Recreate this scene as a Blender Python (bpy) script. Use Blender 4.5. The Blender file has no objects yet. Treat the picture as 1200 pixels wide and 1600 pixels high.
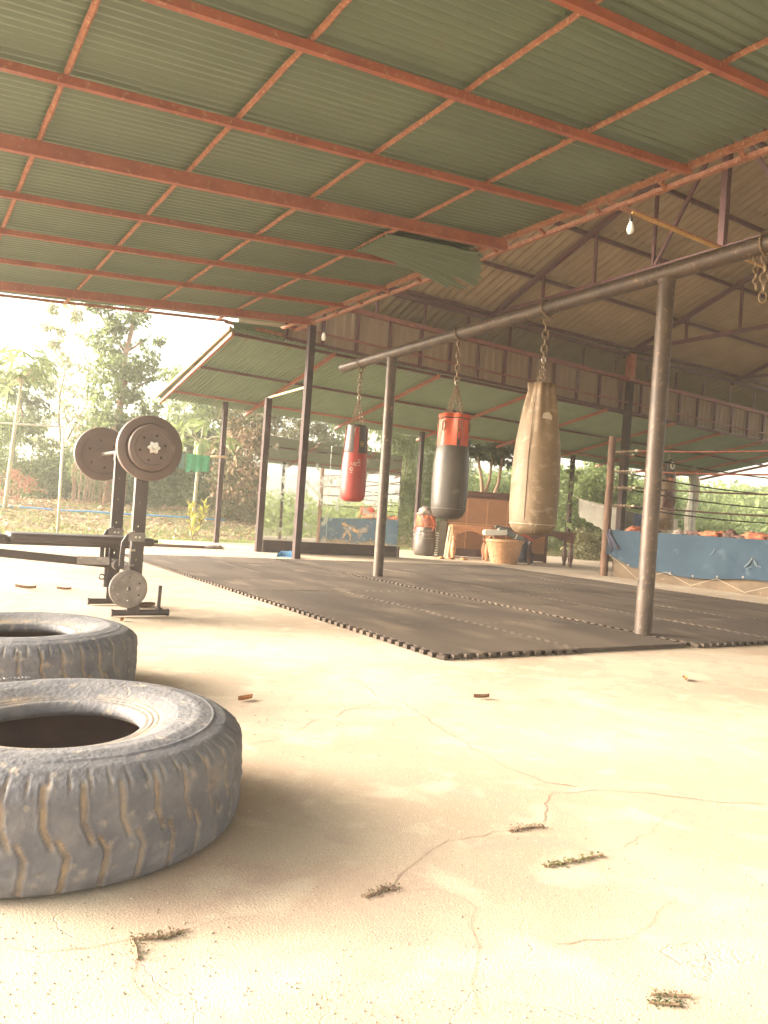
import bpy, math, random
import numpy as np
from mathutils import Vector, Matrix, noise as mnoise
R = math.radians
rnd = random.Random(7)
rng = np.random.default_rng(11)
scene = bpy.context.scene
col = scene.collection

# ------------------------------------------------------------------ camera
CAMZ = 0.75
f_px, pitch, roll, yaw = 1210.96, R(0.26), R(3.96), R(32.15)
F = Vector((math.sin(yaw)*math.cos(pitch), math.cos(yaw)*math.cos(pitch), math.sin(pitch)))
Rt = Vector((math.cos(yaw), -math.sin(yaw), 0)); Up = Rt.cross(F)
R2 = math.cos(roll)*Rt + math.sin(roll)*Up; U2 = -math.sin(roll)*Rt + math.cos(roll)*Up
cd = bpy.data.cameras.new('camera'); cam = bpy.data.objects.new('camera', cd); col.objects.link(cam)
cam.matrix_world = Matrix(((R2.x, U2.x, -F.x, 0), (R2.y, U2.y, -F.y, 0), (R2.z, U2.z, -F.z, CAMZ), (0, 0, 0, 1)))
cd.sensor_fit = 'VERTICAL'; cd.sensor_height = 36.0; cd.lens = f_px/1600*36.0
cd.clip_start = 0.05; cd.clip_end = 600
scene.camera = cam

# ------------------------------------------------------------------ sky, sun, exposure
SUN_AZ, SUN_EL = R(-56), R(16)          # clockwise from +Y
world = bpy.data.worlds.new('World'); scene.world = world; world.use_nodes = True
wn, wl = world.node_tree.nodes, world.node_tree.links
bg = wn['Background']
sky = wn.new('ShaderNodeTexSky'); sky.sky_type = 'NISHITA'; sky.sun_disc = False
sky.sun_elevation = SUN_EL; sky.sun_rotation = SUN_AZ
sky.dust_density = 6.0; sky.air_density = 1.0; sky.ozone_density = 1.0
hs = wn.new('ShaderNodeHueSaturation'); hs.inputs['Saturation'].default_value = 0.35
wm = wn.new('ShaderNodeMix'); wm.data_type = 'RGBA'; wm.blend_type = 'MULTIPLY'; wm.inputs[0].default_value = 1.0
wm.inputs[7].default_value = (1.05, 1.0, 0.90, 1)
wl.new(sky.outputs[0], hs.inputs['Color']); wl.new(hs.outputs[0], wm.inputs[6]); wl.new(wm.outputs[2], bg.inputs['Color'])
bg.inputs['Strength'].default_value = 0.15
sd = bpy.data.lights.new('sun', 'SUN'); sd.energy = 1.3; sd.angle = R(40); sd.color = (1.0, 0.90, 0.75)
so = bpy.data.objects.new('sun', sd); col.objects.link(so)
sdir = Vector((math.sin(SUN_AZ)*math.cos(SUN_EL), math.cos(SUN_AZ)*math.cos(SUN_EL), math.sin(SUN_EL)))
so.rotation_euler = sdir.to_track_quat('Z', 'Y').to_euler()
vs = scene.view_settings
vs.view_transform = 'Standard'; vs.look = 'None'; vs.gamma = 1; vs.use_curve_mapping = False
vs.exposure = 2.9
scene.cycles.max_bounces = 8; scene.cycles.diffuse_bounces = 5; scene.cycles.transparent_max_bounces = 8

# ------------------------------------------------------------------ materials
def mat(name, c1, c2=None, scale=6.0, rough=0.7, metal=0.0, bump=0.0, bscale=40.0, stretch=(1, 1, 1), c3=None, s3=30.0, t3=0.6, detail=6, spec=0.5):
    m = bpy.data.materials.new(name); m.use_nodes = True
    n, l = m.node_tree.nodes, m.node_tree.links
    b = n['Principled BSDF']; b.inputs['Roughness'].default_value = rough; b.inputs['Metallic'].default_value = metal
    b.inputs['Specular IOR Level'].default_value = spec
    tc = n.new('ShaderNodeTexCoord'); mp = n.new('ShaderNodeMapping'); mp.inputs['Scale'].default_value = stretch
    l.new(tc.outputs['Object'], mp.inputs[0])
    if c2 is None: c2 = tuple(x*0.75 for x in c1)
    ns = n.new('ShaderNodeTexNoise'); ns.inputs['Scale'].default_value = scale; ns.inputs['Detail'].default_value = detail
    l.new(mp.outputs[0], ns.inputs['Vector'])
    cr = n.new('ShaderNodeValToRGB'); cr.color_ramp.elements[0].position = 0.35; cr.color_ramp.elements[1].position = 0.65
    cr.color_ramp.elements[0].color = (*c2, 1); cr.color_ramp.elements[1].color = (*c1, 1)
    l.new(ns.outputs[0], cr.inputs[0]); out = cr.outputs[0]
    if c3 is not None:
        n3 = n.new('ShaderNodeTexNoise'); n3.inputs['Scale'].default_value = s3; n3.inputs['Detail'].default_value = 8
        l.new(mp.outputs[0], n3.inputs['Vector'])
        r3 = n.new('ShaderNodeMapRange'); r3.inputs[1].default_value = t3; r3.inputs[2].default_value = t3+0.12
        l.new(n3.outputs[0], r3.inputs[0])
        mx = n.new('ShaderNodeMix'); mx.data_type = 'RGBA'; l.new(r3.outputs[0], mx.inputs[0]); l.new(out, mx.inputs[6])
        mx.inputs[7].default_value = (*c3, 1); out = mx.outputs[2]
    l.new(out, b.inputs['Base Color'])
    if bump > 0:
        nb = n.new('ShaderNodeTexNoise'); nb.inputs['Scale'].default_value = bscale; nb.inputs['Detail'].default_value = 5
        l.new(mp.outputs[0], nb.inputs['Vector'])
        bp = n.new('ShaderNodeBump'); bp.inputs['Strength'].default_value = 1.0; bp.inputs['Distance'].default_value = bump
        l.new(nb.outputs[0], bp.inputs['Height']); l.new(bp.outputs[0], b.inputs['Normal'])
    return m

def leafmat(name, c1, c2, trans=0.35):
    m = bpy.data.materials.new(name); m.use_nodes = True
    n, l = m.node_tree.nodes, m.node_tree.links
    n.remove(n['Principled BSDF']); o = n['Material Output']
    g = n.new('ShaderNodeNewGeometry'); cr = n.new('ShaderNodeValToRGB')
    cr.color_ramp.elements[0].color = (*c2, 1); cr.color_ramp.elements[1].color = (*c1, 1)
    l.new(g.outputs['Random Per Island'], cr.inputs[0])
    d = n.new('ShaderNodeBsdfPrincipled'); d.inputs['Roughness'].default_value = 0.55; d.inputs['Specular IOR Level'].default_value = 0.3
    t = n.new('ShaderNodeBsdfTranslucent'); mx = n.new('ShaderNodeMixShader'); mx.inputs[0].default_value = trans
    l.new(cr.outputs[0], d.inputs['Base Color']); l.new(cr.outputs[0], t.inputs['Color'])
    l.new(d.outputs[0], mx.inputs[1]); l.new(t.outputs[0], mx.inputs[2]); l.new(mx.outputs[0], o.inputs['Surface'])
    return m

def floor_mat():
    m = bpy.data.materials.new('concrete'); m.use_nodes = True
    n, l = m.node_tree.nodes, m.node_tree.links; b = n['Principled BSDF']; b.inputs['Roughness'].default_value = 0.85
    b.inputs['Specular IOR Level'].default_value = 0.25
    tc = n.new('ShaderNodeTexCoord')
    def noi(s, d=8, dist=0.0):
        q = n.new('ShaderNodeTexNoise'); q.inputs['Scale'].default_value = s; q.inputs['Detail'].default_value = d; q.inputs['Distortion'].default_value = dist
        l.new(tc.outputs['Object'], q.inputs['Vector']); return q.outputs[0]
    def ramp(v, a, c, pa, pc):
        q = n.new('ShaderNodeValToRGB'); e = q.color_ramp.elements
        e[0].position = pa; e[1].position = pc; e[0].color = (*a, 1); e[1].color = (*c, 1); l.new(v, q.inputs[0]); return q.outputs[0]
    def mix(fa, a, bb, mode='MIX'):
        q = n.new('ShaderNodeMix'); q.data_type = 'RGBA'; q.blend_type = mode
        if isinstance(fa, float): q.inputs[0].default_value = fa
        else: l.new(fa, q.inputs[0])
        l.new(a, q.inputs[6])
        if isinstance(bb, tuple): q.inputs[7].default_value = (*bb, 1)
        else: l.new(bb, q.inputs[7])
        return q.outputs[2]
    def mr(v, a, c, oa=0.0, oc=1.0):
        q = n.new('ShaderNodeMapRange'); l.new(v, q.inputs[0]); q.inputs[1].default_value = a; q.inputs[2].default_value = c
        q.inputs[3].default_value = oa; q.inputs[4].default_value = oc; return q.outputs[0]
    c = ramp(noi(0.8, 9, 0.6), (0.42, 0.325, 0.235), (0.54, 0.46, 0.355), 0.36, 0.62)
    c = mix(mr(noi(2.3, 10, 1.0), 0.48, 0.62, 0, 0.6), c, (0.46, 0.33, 0.25))
    c = mix(mr(noi(4.1, 10, 1.6), 0.55, 0.66, 0, 0.6), c, (0.42, 0.31, 0.25))
    c = mix(mr(noi(5.5, 10, 0.4), 0.54, 0.66, 0, 0.45), c, (0.66, 0.57, 0.43))
    c = mix(mr(noi(75, 5), 0.58, 0.70, 0, 0.3), c, (0.66, 0.58, 0.45))
    c = mix(mr(noi(190, 3), 0.56, 0.68, 0, 0.65), c, (0.32, 0.24, 0.18))
    # hairline crazing
    vo = n.new('ShaderNodeTexVoronoi'); vo.feature = 'DISTANCE_TO_EDGE'; vo.inputs['Scale'].default_value = 1.15
    nd = n.new('ShaderNodeTexNoise'); nd.inputs['Scale'].default_value = 3.0; nd.inputs['Detail'].default_value = 8
    l.new(tc.outputs['Object'], nd.inputs['Vector'])
    va = n.new('ShaderNodeMixRGB'); va.blend_type = 'ADD'; va.inputs[0].default_value = 0.55
    l.new(tc.outputs['Object'], va.inputs[1]); l.new(nd.outputs['Color'], va.inputs[2]); l.new(va.outputs[0], vo.inputs['Vector'])
    crk = mr(vo.outputs['Distance'], 0.0, 0.0045, 1.0, 0.0)
    msk = mr(noi(0.9, 4), 0.48, 0.62)
    mu = n.new('ShaderNodeMath'); mu.operation = 'MULTIPLY'; l.new(crk, mu.inputs[0]); l.new(msk, mu.inputs[1])
    mu2 = n.new('ShaderNodeMath'); mu2.operation = 'MULTIPLY'; l.new(mu.outputs[0], mu2.inputs[0]); mu2.inputs[1].default_value = 0.10
    c = mix(mu2.outputs[0], c, (0.38, 0.27, 0.19))
    l.new(c, b.inputs['Base Color'])
    bp = n.new('ShaderNodeBump'); bp.inputs['Distance'].default_value = 0.0014
    ad = n.new('ShaderNodeMath'); ad.operation = 'ADD'; l.new(noi(210, 4), ad.inputs[0]); l.new(noi(14, 8), ad.inputs[1])
    sb = n.new('ShaderNodeMath'); sb.operation = 'SUBTRACT'; l.new(ad.outputs[0], sb.inputs[0]); l.new(mu.outputs[0], sb.inputs[1])
    l.new(sb.outputs[0], bp.inputs['Height']); l.new(bp.outputs[0], b.inputs['Normal'])
    return m

M = {}
M['concrete'] = floor_mat()
M['soil'] = mat('soil', (0.34, 0.25, 0.15), (0.22, 0.17, 0.10), 1.2, 0.95, bump=0.03, bscale=12, c3=(0.16, 0.19, 0.07), s3=1.6, t3=0.52)
M['green_sheet'] = mat('green_sheet', (0.155, 0.20, 0.13), (0.125, 0.162, 0.105), 0.9, 0.36, bump=0.0008, bscale=60, c3=(0.17, 0.13, 0.07), s3=2.5, t3=0.66)
M['green_sheet_dusty'] = mat('green_sheet_dusty', (0.17, 0.235, 0.15), (0.14, 0.195, 0.125), 1.3, 0.45, bump=0.0008, bscale=60, c3=(0.19, 0.15, 0.09), s3=3.5, t3=0.64)
M['red_steel'] = mat('red_steel', (0.36, 0.12, 0.07), (0.27, 0.085, 0.055), 5, 0.6, bump=0.0015, bscale=80, c3=(0.38, 0.18, 0.11), s3=26, t3=0.58)
M['rusty_steel'] = mat('rusty_steel', (0.40, 0.175, 0.10), (0.29, 0.115, 0.07), 18, 0.85, bump=0.006, bscale=55, c3=(0.46, 0.26, 0.15), s3=45, t3=0.55)
M['maroon_steel'] = mat('maroon_steel', (0.115, 0.038, 0.036), (0.08, 0.030, 0.030), 5, 0.6, bump=0.001, c3=(0.25, 0.10, 0.06), s3=20, t3=0.62)
M['mid_steel'] = mat('faded_maroon_steel', (0.24, 0.085, 0.062), (0.18, 0.066, 0.052), 5, 0.65, bump=0.001, c3=(0.32, 0.14, 0.08), s3=20, t3=0.6)
M['fibre'] = mat('fibre_cement', (0.34, 0.25, 0.15), (0.25, 0.175, 0.10), 1.6, 0.9, bump=0.004, bscale=30, stretch=(1, 0.35, 1), c3=(0.21, 0.13, 0.075), s3=2.4, t3=0.60)
M['wall_panel'] = mat('wall_panel', (0.26, 0.18, 0.115), (0.21, 0.145, 0.095), 2.0, 0.8, bump=0.002, stretch=(3, 1, 0.6))
M['dark_post'] = mat('dark_post', (0.056, 0.030, 0.027), (0.036, 0.021, 0.020), 4, 0.7, spec=0.25, bump=0.001, c3=(0.16, 0.10, 0.07), s3=15, t3=0.64)
M['pipe'] = mat('weathered_pipe', (0.105, 0.074, 0.054), (0.068, 0.049, 0.040), 7, 0.48, 0.25, bump=0.0012, bscale=60, c3=(0.26, 0.16, 0.10), s3=34, t3=0.60)
M['rubber'] = mat('foam_rubber', (0.125, 0.094, 0.071), (0.070, 0.052, 0.042), 1.3, 0.8, bump=0.0006, bscale=300, stretch=(1.4, 0.5, 1), c3=(0.165, 0.125, 0.092), s3=3.0, t3=0.55, spec=0.3)
def tile_var():
    m = M['rubber']; n, l = m.node_tree.nodes, m.node_tree.links; b = n['Principled BSDF']; src = b.inputs['Base Color'].links[0].from_socket
    oi = n.new('ShaderNodeObjectInfo'); r = n.new('ShaderNodeMapRange'); r.inputs[3].default_value = 0.84; r.inputs[4].default_value = 1.12; l.new(oi.outputs['Random'], r.inputs[0])
    mx = n.new('ShaderNodeVectorMath'); mx.operation = 'SCALE'; l.new(src, mx.inputs[0]); l.new(r.outputs[0], mx.inputs['Scale']); l.new(mx.outputs[0], b.inputs['Base Color'])
    mp = [q for q in n if q.type == 'MAPPING'][0]; va = n.new('ShaderNodeVectorMath'); va.operation = 'ADD'; tc = [q for q in n if q.type == 'TEX_COORD'][0]
    l.new(tc.outputs['Object'], va.inputs[0]); l.new(oi.outputs['Location'], va.inputs[1]); l.new(va.outputs[0], mp.inputs[0])
tile_var()
M['tyre'] = mat('old_tyre', (0.165, 0.158, 0.162), (0.110, 0.109, 0.120), 16, 0.72, bump=0.0032, bscale=75, c3=(0.27, 0.235, 0.20), s3=26, t3=0.60, spec=0.4, detail=10)
def tyre_mat():
    m = M['tyre']; n, l = m.node_tree.nodes, m.node_tree.links; b = n['Principled BSDF']
    src = b.inputs['Base Color'].links[0].from_socket
    at = n.new('ShaderNodeAttribute'); at.attribute_name = 'mud'
    tc = n.new('ShaderNodeTexCoord'); ns = n.new('ShaderNodeTexNoise'); ns.inputs['Scale'].default_value = 28; ns.inputs['Detail'].default_value = 8
    l.new(tc.outputs['Object'], ns.inputs['Vector'])
    r = n.new('ShaderNodeMapRange'); r.inputs[1].default_value = 0.35; r.inputs[2].default_value = 0.6; r.inputs[3].default_value = 0.35; l.new(ns.outputs[0], r.inputs[0])
    mu = n.new('ShaderNodeMath'); mu.operation = 'MULTIPLY'; l.new(at.outputs['Fac'], mu.inputs[0]); l.new(r.outputs[0], mu.inputs[1])
    mx = n.new('ShaderNodeMix'); mx.data_type = 'RGBA'; l.new(mu.outputs[0], mx.inputs[0]); l.new(src, mx.inputs[6]); mx.inputs[7].default_value = (0.46, 0.34, 0.215, 1)
    l.new(mx.outputs[2], b.inputs['Base Color'])
tyre_mat()
M['tyre_mud'] = mat('dried_mud', (0.48, 0.36, 0.22), (0.34, 0.25, 0.16), 20, 0.95, bump=0.002)
M['tyre_inside'] = mat('tyre_inside', (0.25, 0.165, 0.13), (0.18, 0.12, 0.10), 6, 0.9)
M['black_paint'] = mat('black_paint', (0.082, 0.062, 0.056), (0.062, 0.048, 0.045), 6, 0.45, bump=0.0005, c3=(0.14, 0.10, 0.08), s3=22, t3=0.66)
M['vinyl'] = mat('black_vinyl', (0.085, 0.066, 0.060), (0.068, 0.053, 0.050), 5, 0.4, bump=0.001)
M['plate'] = mat('vinyl_plate', (0.155, 0.112, 0.096), (0.125, 0.091, 0.08), 5, 0.5, bump=0.0008, bscale=90, c3=(0.21, 0.16, 0.135), s3=11, t3=0.62)
M['plate_grey'] = mat('dusty_plate', (0.25, 0.215, 0.19), (0.17, 0.145, 0.13), 14, 0.55, bump=0.0008, c3=(0.36, 0.31, 0.27), s3=25, t3=0.6)
M['chrome'] = mat('chrome', (0.75, 0.70, 0.62), (0.55, 0.5, 0.45), 30, 0.3, 0.9)
M['red_vinyl'] = mat('red_vinyl', (0.47, 0.058, 0.045), (0.38, 0.045, 0.035), 4, 0.42, bump=0.004, bscale=14, c3=(0.52, 0.11, 0.08), s3=9, t3=0.62)
M['orange_vinyl'] = mat('orange_vinyl', (0.66, 0.13, 0.06), (0.52, 0.085, 0.04), 5, 0.5, bump=0.003, bscale=18)
M['bag_black'] = mat('bag_black', (0.105, 0.088, 0.070), (0.075, 0.062, 0.052), 4, 0.42, bump=0.004, bscale=12, c3=(0.17, 0.14, 0.11), s3=7, t3=0.62)
M['bag_tan'] = mat('bag_tan', (0.235, 0.16, 0.092), (0.175, 0.115, 0.066), 4, 0.6, bump=0.005, bscale=18, stretch=(1, 1, 1.5), c3=(0.29, 0.21, 0.135), s3=12, t3=0.55)
M['white_print'] = mat('white_print', (0.75, 0.66, 0.55), (0.6, 0.45, 0.36), 60, 0.6)
M['yellow_print'] = mat('yellow_print', (0.55, 0.42, 0.12), (0.45, 0.33, 0.1), 30, 0.6)
M['chain'] = mat('rusty_chain', (0.30, 0.21, 0.13), (0.17, 0.115, 0.075), 40, 0.5, 0.5)
M['cord'] = mat('pale_cord', (0.55, 0.46, 0.34), (0.42, 0.34, 0.25), 30, 0.9)
M['blue_canvas'] = mat('blue_canvas', (0.042, 0.068, 0.094), (0.032, 0.053, 0.077), 1.8, 0.9, spec=0.12, bump=0.006, bscale=7, c3=(0.07, 0.10, 0.125), s3=4.5, t3=0.62)
M['navy_cloth'] = mat('navy_cloth', (0.055, 0.055, 0.085), (0.035, 0.035, 0.055), 6, 0.85)
M['emblem'] = mat('orange_print', (0.36, 0.20, 0.075), (0.28, 0.15, 0.06), 9, 0.8)
M['ring_wall'] = mat('ring_wall', (0.15, 0.105, 0.066), (0.105, 0.073, 0.047), 3.2, 0.9, bump=0.005, bscale=26, c3=(0.20, 0.15, 0.10), s3=12, t3=0.6)
M['ring_floor'] = mat('ring_floor', (0.30, 0.27, 0.24), (0.22, 0.2, 0.19), 2, 0.8)
M['rope_dark'] = mat('rope_dark', (0.055, 0.028, 0.024), (0.035, 0.02, 0.018), 20, 0.95, spec=0.1)
M['rope_red'] = mat('rope_red', (0.17, 0.055, 0.035), (0.085, 0.032, 0.024), 12, 0.95, spec=0.1)
M['wood_post'] = mat('wood_post', (0.19, 0.105, 0.065), (0.11, 0.062, 0.042), 5, 0.8, bump=0.003, stretch=(6, 6, 0.7))
M['orange_wood'] = mat('orange_wood', (0.60, 0.30, 0.14), (0.46, 0.21, 0.10), 5, 0.5, bump=0.001, stretch=(1, 1, 5))
M['dark_wood'] = mat('dark_wood', (0.14, 0.062, 0.042), (0.09, 0.04, 0.03), 5, 0.45, bump=0.001, stretch=(1, 1, 5))
M['brown_panel'] = mat('brown_panel', (0.36, 0.165, 0.075), (0.29, 0.13, 0.06), 3, 0.6)
M['pale_wood'] = mat('pale_wood', (0.55, 0.42, 0.26), (0.42, 0.31, 0.19), 6, 0.8, stretch=(1, 1, 6))
M['wicker'] = mat('wicker', (0.60, 0.34, 0.17), (0.46, 0.25, 0.12), 24, 0.6, bump=0.001)
M['white_foam'] = mat('white_foam', (0.72, 0.68, 0.58), (0.62, 0.57, 0.48), 5, 0.8)
M['grey_foam'] = mat('grey_pad', (0.17, 0.18, 0.17), (0.12, 0.13, 0.13), 8, 0.7)
M['grey_metal'] = mat('grey_green_metal', (0.30, 0.29, 0.23), (0.23, 0.22, 0.175), 5, 0.6)
M['blue_plastic'] = mat('blue_plastic', (0.16, 0.40, 0.62), (0.12, 0.33, 0.54), 5, 0.4)
M['white_pipe'] = mat('white_pipe', (0.74, 0.70, 0.58), (0.62, 0.57, 0.46), 6, 0.5)
M['net_green'] = mat('net_green', (0.12, 0.46, 0.26), (0.06, 0.30, 0.17), 60, 0.8, bump=0.01, bscale=60)
M['net_teal'] = mat('net_teal', (0.16, 0.27, 0.23), (0.10, 0.19, 0.17), 60, 0.8, bump=0.01, bscale=60)
M['cloth_grey'] = mat('cloth_grey', (0.22, 0.20, 0.165), (0.165, 0.15, 0.125), 5, 0.9, bump=0.004, bscale=9)
M['cloth_blue'] = mat('cloth_blue', (0.13, 0.17, 0.30), (0.09, 0.12, 0.22), 5, 0.9)
M['cloth_red'] = mat('cloth_red', (0.45, 0.09, 0.06), (0.3, 0.06, 0.05), 5, 0.9)
M['cloth_pale'] = mat('cloth_pale', (0.62, 0.56, 0.46), (0.5, 0.44, 0.35), 5, 0.9)
M['wrap_orange'] = mat('wrap_orange', (0.60, 0.17, 0.07), (0.20, 0.07, 0.05), 13, 0.85, bump=0.01, bscale=20)
M['wrap_dark'] = mat('wrap_dark', (0.17, 0.075, 0.055), (0.07, 0.045, 0.04), 13, 0.85, bump=0.01, bscale=20)
M['skin'] = mat('skin', (0.50, 0.27, 0.16), (0.44, 0.235, 0.14), 6, 0.55)
M['hair'] = mat('hair', (0.03, 0.022, 0.02), (0.02, 0.016, 0.015), 30, 0.6)
M['bark'] = mat('bark', (0.30, 0.23, 0.16), (0.18, 0.135, 0.095), 9, 0.9, bump=0.01, bscale=20, stretch=(1, 1, 0.4))
M['bark_pale'] = mat('bark_pale', (0.52, 0.46, 0.36), (0.36, 0.31, 0.24), 7, 0.9, bump=0.006, bscale=20)
M['vine_dry'] = mat('dry_vine', (0.36, 0.23, 0.14), (0.24, 0.15, 0.10), 9, 0.9)
M['papaya_fruit'] = mat('papaya_fruit', (0.33, 0.42, 0.20), (0.26, 0.35, 0.16), 5, 0.5)
M['papaya_bark'] = mat('papaya_bark', (0.50, 0.44, 0.30), (0.38, 0.33, 0.22), 9, 0.85, bump=0.004)
M['hose'] = mat('blue_hose', (0.10, 0.30, 0.55), (0.08, 0.24, 0.46), 5, 0.4)
M['bulb'] = mat('bulb_glass', (0.82, 0.78, 0.66), (0.76, 0.72, 0.60), 5, 0.25)
M['black_plastic'] = mat('black_plastic', (0.03, 0.026, 0.025), None, 5, 0.4)
M['yellow_lath'] = mat('yellow_lath', (0.62, 0.36, 0.10), (0.5, 0.28, 0.08), 6, 0.6)
M['crack'] = mat('crack_dirt', (0.27, 0.20, 0.145), (0.38, 0.30, 0.225), 30, 1.0, spec=0.1)
M['dry_leaf'] = mat('dry_leaf', (0.50, 0.22, 0.07), (0.30, 0.14, 0.06), 30, 0.7)
M['brown_leaf'] = mat('brown_leaf', (0.24, 0.15, 0.09), (0.18, 0.11, 0.07), 30, 0.8)
M['rag'] = mat('rag', (0.34, 0.27, 0.22), (0.2, 0.16, 0.14), 12, 0.9)
M['L_green'] = leafmat('leaf_green', (0.24, 0.285, 0.12), (0.11, 0.15, 0.06), 0.5)
M['L_light'] = leafmat('leaf_light', (0.30, 0.35, 0.14), (0.15, 0.20, 0.075), 0.5)
M['L_dark'] = leafmat('leaf_dark', (0.075, 0.10, 0.035), (0.035, 0.055, 0.022))
M['L_wispy'] = leafmat('leaf_wispy', (0.36, 0.37, 0.20), (0.22, 0.23, 0.12), 0.5)
M['L_olive'] = leafmat('leaf_olive', (0.28, 0.26, 0.13), (0.14, 0.14, 0.065))
M['L_dry'] = leafmat('leaf_dry', (0.52, 0.38, 0.23), (0.28, 0.18, 0.10), 0.15)
M['L_grass'] = leafmat('leaf_grass', (0.26, 0.34, 0.09), (0.15, 0.20, 0.06), 0.4)
M['L_red'] = leafmat('leaf_red', (0.42, 0.17, 0.11), (0.26, 0.15, 0.08), 0.3)
M['L_yellow'] = leafmat('leaf_yellow', (0.50, 0.45, 0.10), (0.26, 0.30, 0.07), 0.4)
M['L_weed'] = leafmat('leaf_weed', (0.27, 0.26, 0.15), (0.24, 0.15, 0.12), 0.35)
mm = bpy.data.materials.new('mirror_glass'); mm.use_nodes = True
nn, ll = mm.node_tree.nodes, mm.node_tree.links; pb = nn['Principled BSDF']
pb.inputs['Metallic'].default_value = 1.0; pb.inputs['Base Color'].default_value = (0.80, 0.80, 0.74, 1)
ntx = nn.new('ShaderNodeTexNoise'); ntx.inputs['Scale'].default_value = 7; ntx.inputs['Detail'].default_value = 8
tcx = nn.new('ShaderNodeTexCoord'); ll.new(tcx.outputs['Object'], ntx.inputs['Vector'])
mrx = nn.new('ShaderNodeMapRange'); mrx.inputs[1].default_value = 0.56; mrx.inputs[2].default_value = 0.78; mrx.inputs[3].default_value = 0.02; mrx.inputs[4].default_value = 0.35
ll.new(ntx.outputs[0], mrx.inputs[0]); ll.new(mrx.outputs[0], pb.inputs['Roughness']); M['mirror'] = mm

# ------------------------------------------------------------------ mesh helpers
def V(*a): return Vector(a)
class MB:
    def __init__(s, off=(0, 0, 0)): s.v = []; s.f = []; s.o = Vector(off)
    def add(s, vs, fs):
        b = len(s.v); s.v += [tuple(Vector(p)-s.o) for p in vs]; s.f += [tuple(i+b for i in f) for f in fs]; return s
    def box(s, c, d, rz=0.0, m=None):
        c = Vector(c); hx, hy, hz = d[0]/2, d[1]/2, d[2]/2
        rm = m if m is not None else Matrix.Rotation(rz, 3, 'Z')
        p = [c + rm @ Vector((x*hx, y*hy, z*hz)) for z in (-1, 1) for y in (-1, 1) for x in (-1, 1)]
        return s.add(p, [(0, 2, 3, 1), (4, 5, 7, 6), (0, 1, 5, 4), (2, 6, 7, 3), (0, 4, 6, 2), (1, 3, 7, 5)])
    def bar(s, a, b, w, h, up=(0, 0, 1)):
        a, b = Vector(a), Vector(b); d = (b-a).normalized(); u = Vector(up)
        if abs(d.dot(u)) > 0.98: u = Vector((0, 1, 0))
        r = d.cross(u).normalized(); u = r.cross(d)
        p = [q + r*x*w/2 + u*z*h/2 for q in (a, b) for z in (-1, 1) for x in (-1, 1)]
        return s.add(p, [(0, 1, 3, 2), (4, 6, 7, 5), (0, 4, 5, 1), (2, 3, 7, 6), (0, 2, 6, 4), (1, 5, 7, 3)])
    def tube(s, pts, r, seg=8, closed=False, cap=True):
        pts = [Vector(p) for p in pts]; n = len(pts); rs = r if isinstance(r, (list, tuple)) else [r]*n
        vs = []; u = None
        for i, p in enumerate(pts):
            a = pts[(i-1) % n] if (closed or i > 0) else p; b = pts[(i+1) % n] if (closed or i < n-1) else p
            d = (b-a).normalized()
            if u is None: u = d.orthogonal().normalized()
            else: u = (u - d*u.dot(d)).normalized()
            w = d.cross(u)
            vs += [p + (u*math.cos(t*2*math.pi/seg) + w*math.sin(t*2*math.pi/seg))*rs[i] for t in range(seg)]
        fs = []
        for i in range(n if closed else n-1):
            j = (i+1) % n
            for t in range(seg):
                t2 = (t+1) % seg; fs.append((i*seg+t, i*seg+t2, j*seg+t2, j*seg+t))
        if cap and not closed: fs += [tuple(range(seg))[::-1], tuple((n-1)*seg+t for t in range(seg))]
        return s.add(vs, fs)
    def lathe(s, prof, c=(0, 0, 0), seg=24, axis='Z', fn=None, capb=True, capt=True, arc=None):
        c = Vector(c); vs = []
        for k, (r, z) in enumerate(prof):
            for t in range(seg):
                a = 2*math.pi*t/seg; rr = r*(fn(a, z) if fn else 1.0)
                q = Vector((rr*math.cos(a), rr*math.sin(a), z))
                if axis == 'Y': q = Vector((q.x, q.z, -q.y))
                if axis == 'X': q = Vector((q.z, q.x, q.y))
                vs.append(c+q)
        fs = []; n = len(prof)
        for i in range(n-1):
            for t in range(seg):
                t2 = (t+1) % seg; fs.append((i*seg+t, i*seg+t2, (i+1)*seg+t2, (i+1)*seg+t))
        if capb: fs.append(tuple(range(seg))[::-1])
        if capt: fs.append(tuple((n-1)*seg+t for t in range(seg)))
        return s.add(vs, fs)
    def prism(s, poly, a, b, plane='XZ'):
        """poly 2D points extruded from a to b along the third axis"""
        def P(u, w, k):
            return {'XZ': (u, k, w), 'YZ': (k, u, w), 'XY': (u, w, k)}[plane]
        n = len(poly); vs = [P(u, w, a) for u, w in poly] + [P(u, w, b) for u, w in poly]
        fs = [tuple(range(n)), tuple(range(n, 2*n))[::-1]] + [(i, (i+1) % n, n+(i+1) % n, n+i) for i in range(n)]
        return s.add(vs, fs)
    def mesh(s, name, m, smooth=False):
        me = bpy.data.meshes.new(name); me.from_pydata(s.v, [], s.f); me.update()
        if m: me.materials.append(M[m] if isinstance(m, str) else m)
        if smooth:
            me.polygons.foreach_set('use_smooth', [True]*len(me.polygons))
        return me
    def build(s, name, m, parent=None, smooth=False, autos=False, kind=None, label=None):
        me = s.mesh(name, m, smooth or autos)
        if autos:
            try: me.set_sharp_from_angle(angle=R(38))
            except Exception: pass
        return link(name, me, parent, kind, label)

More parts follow.
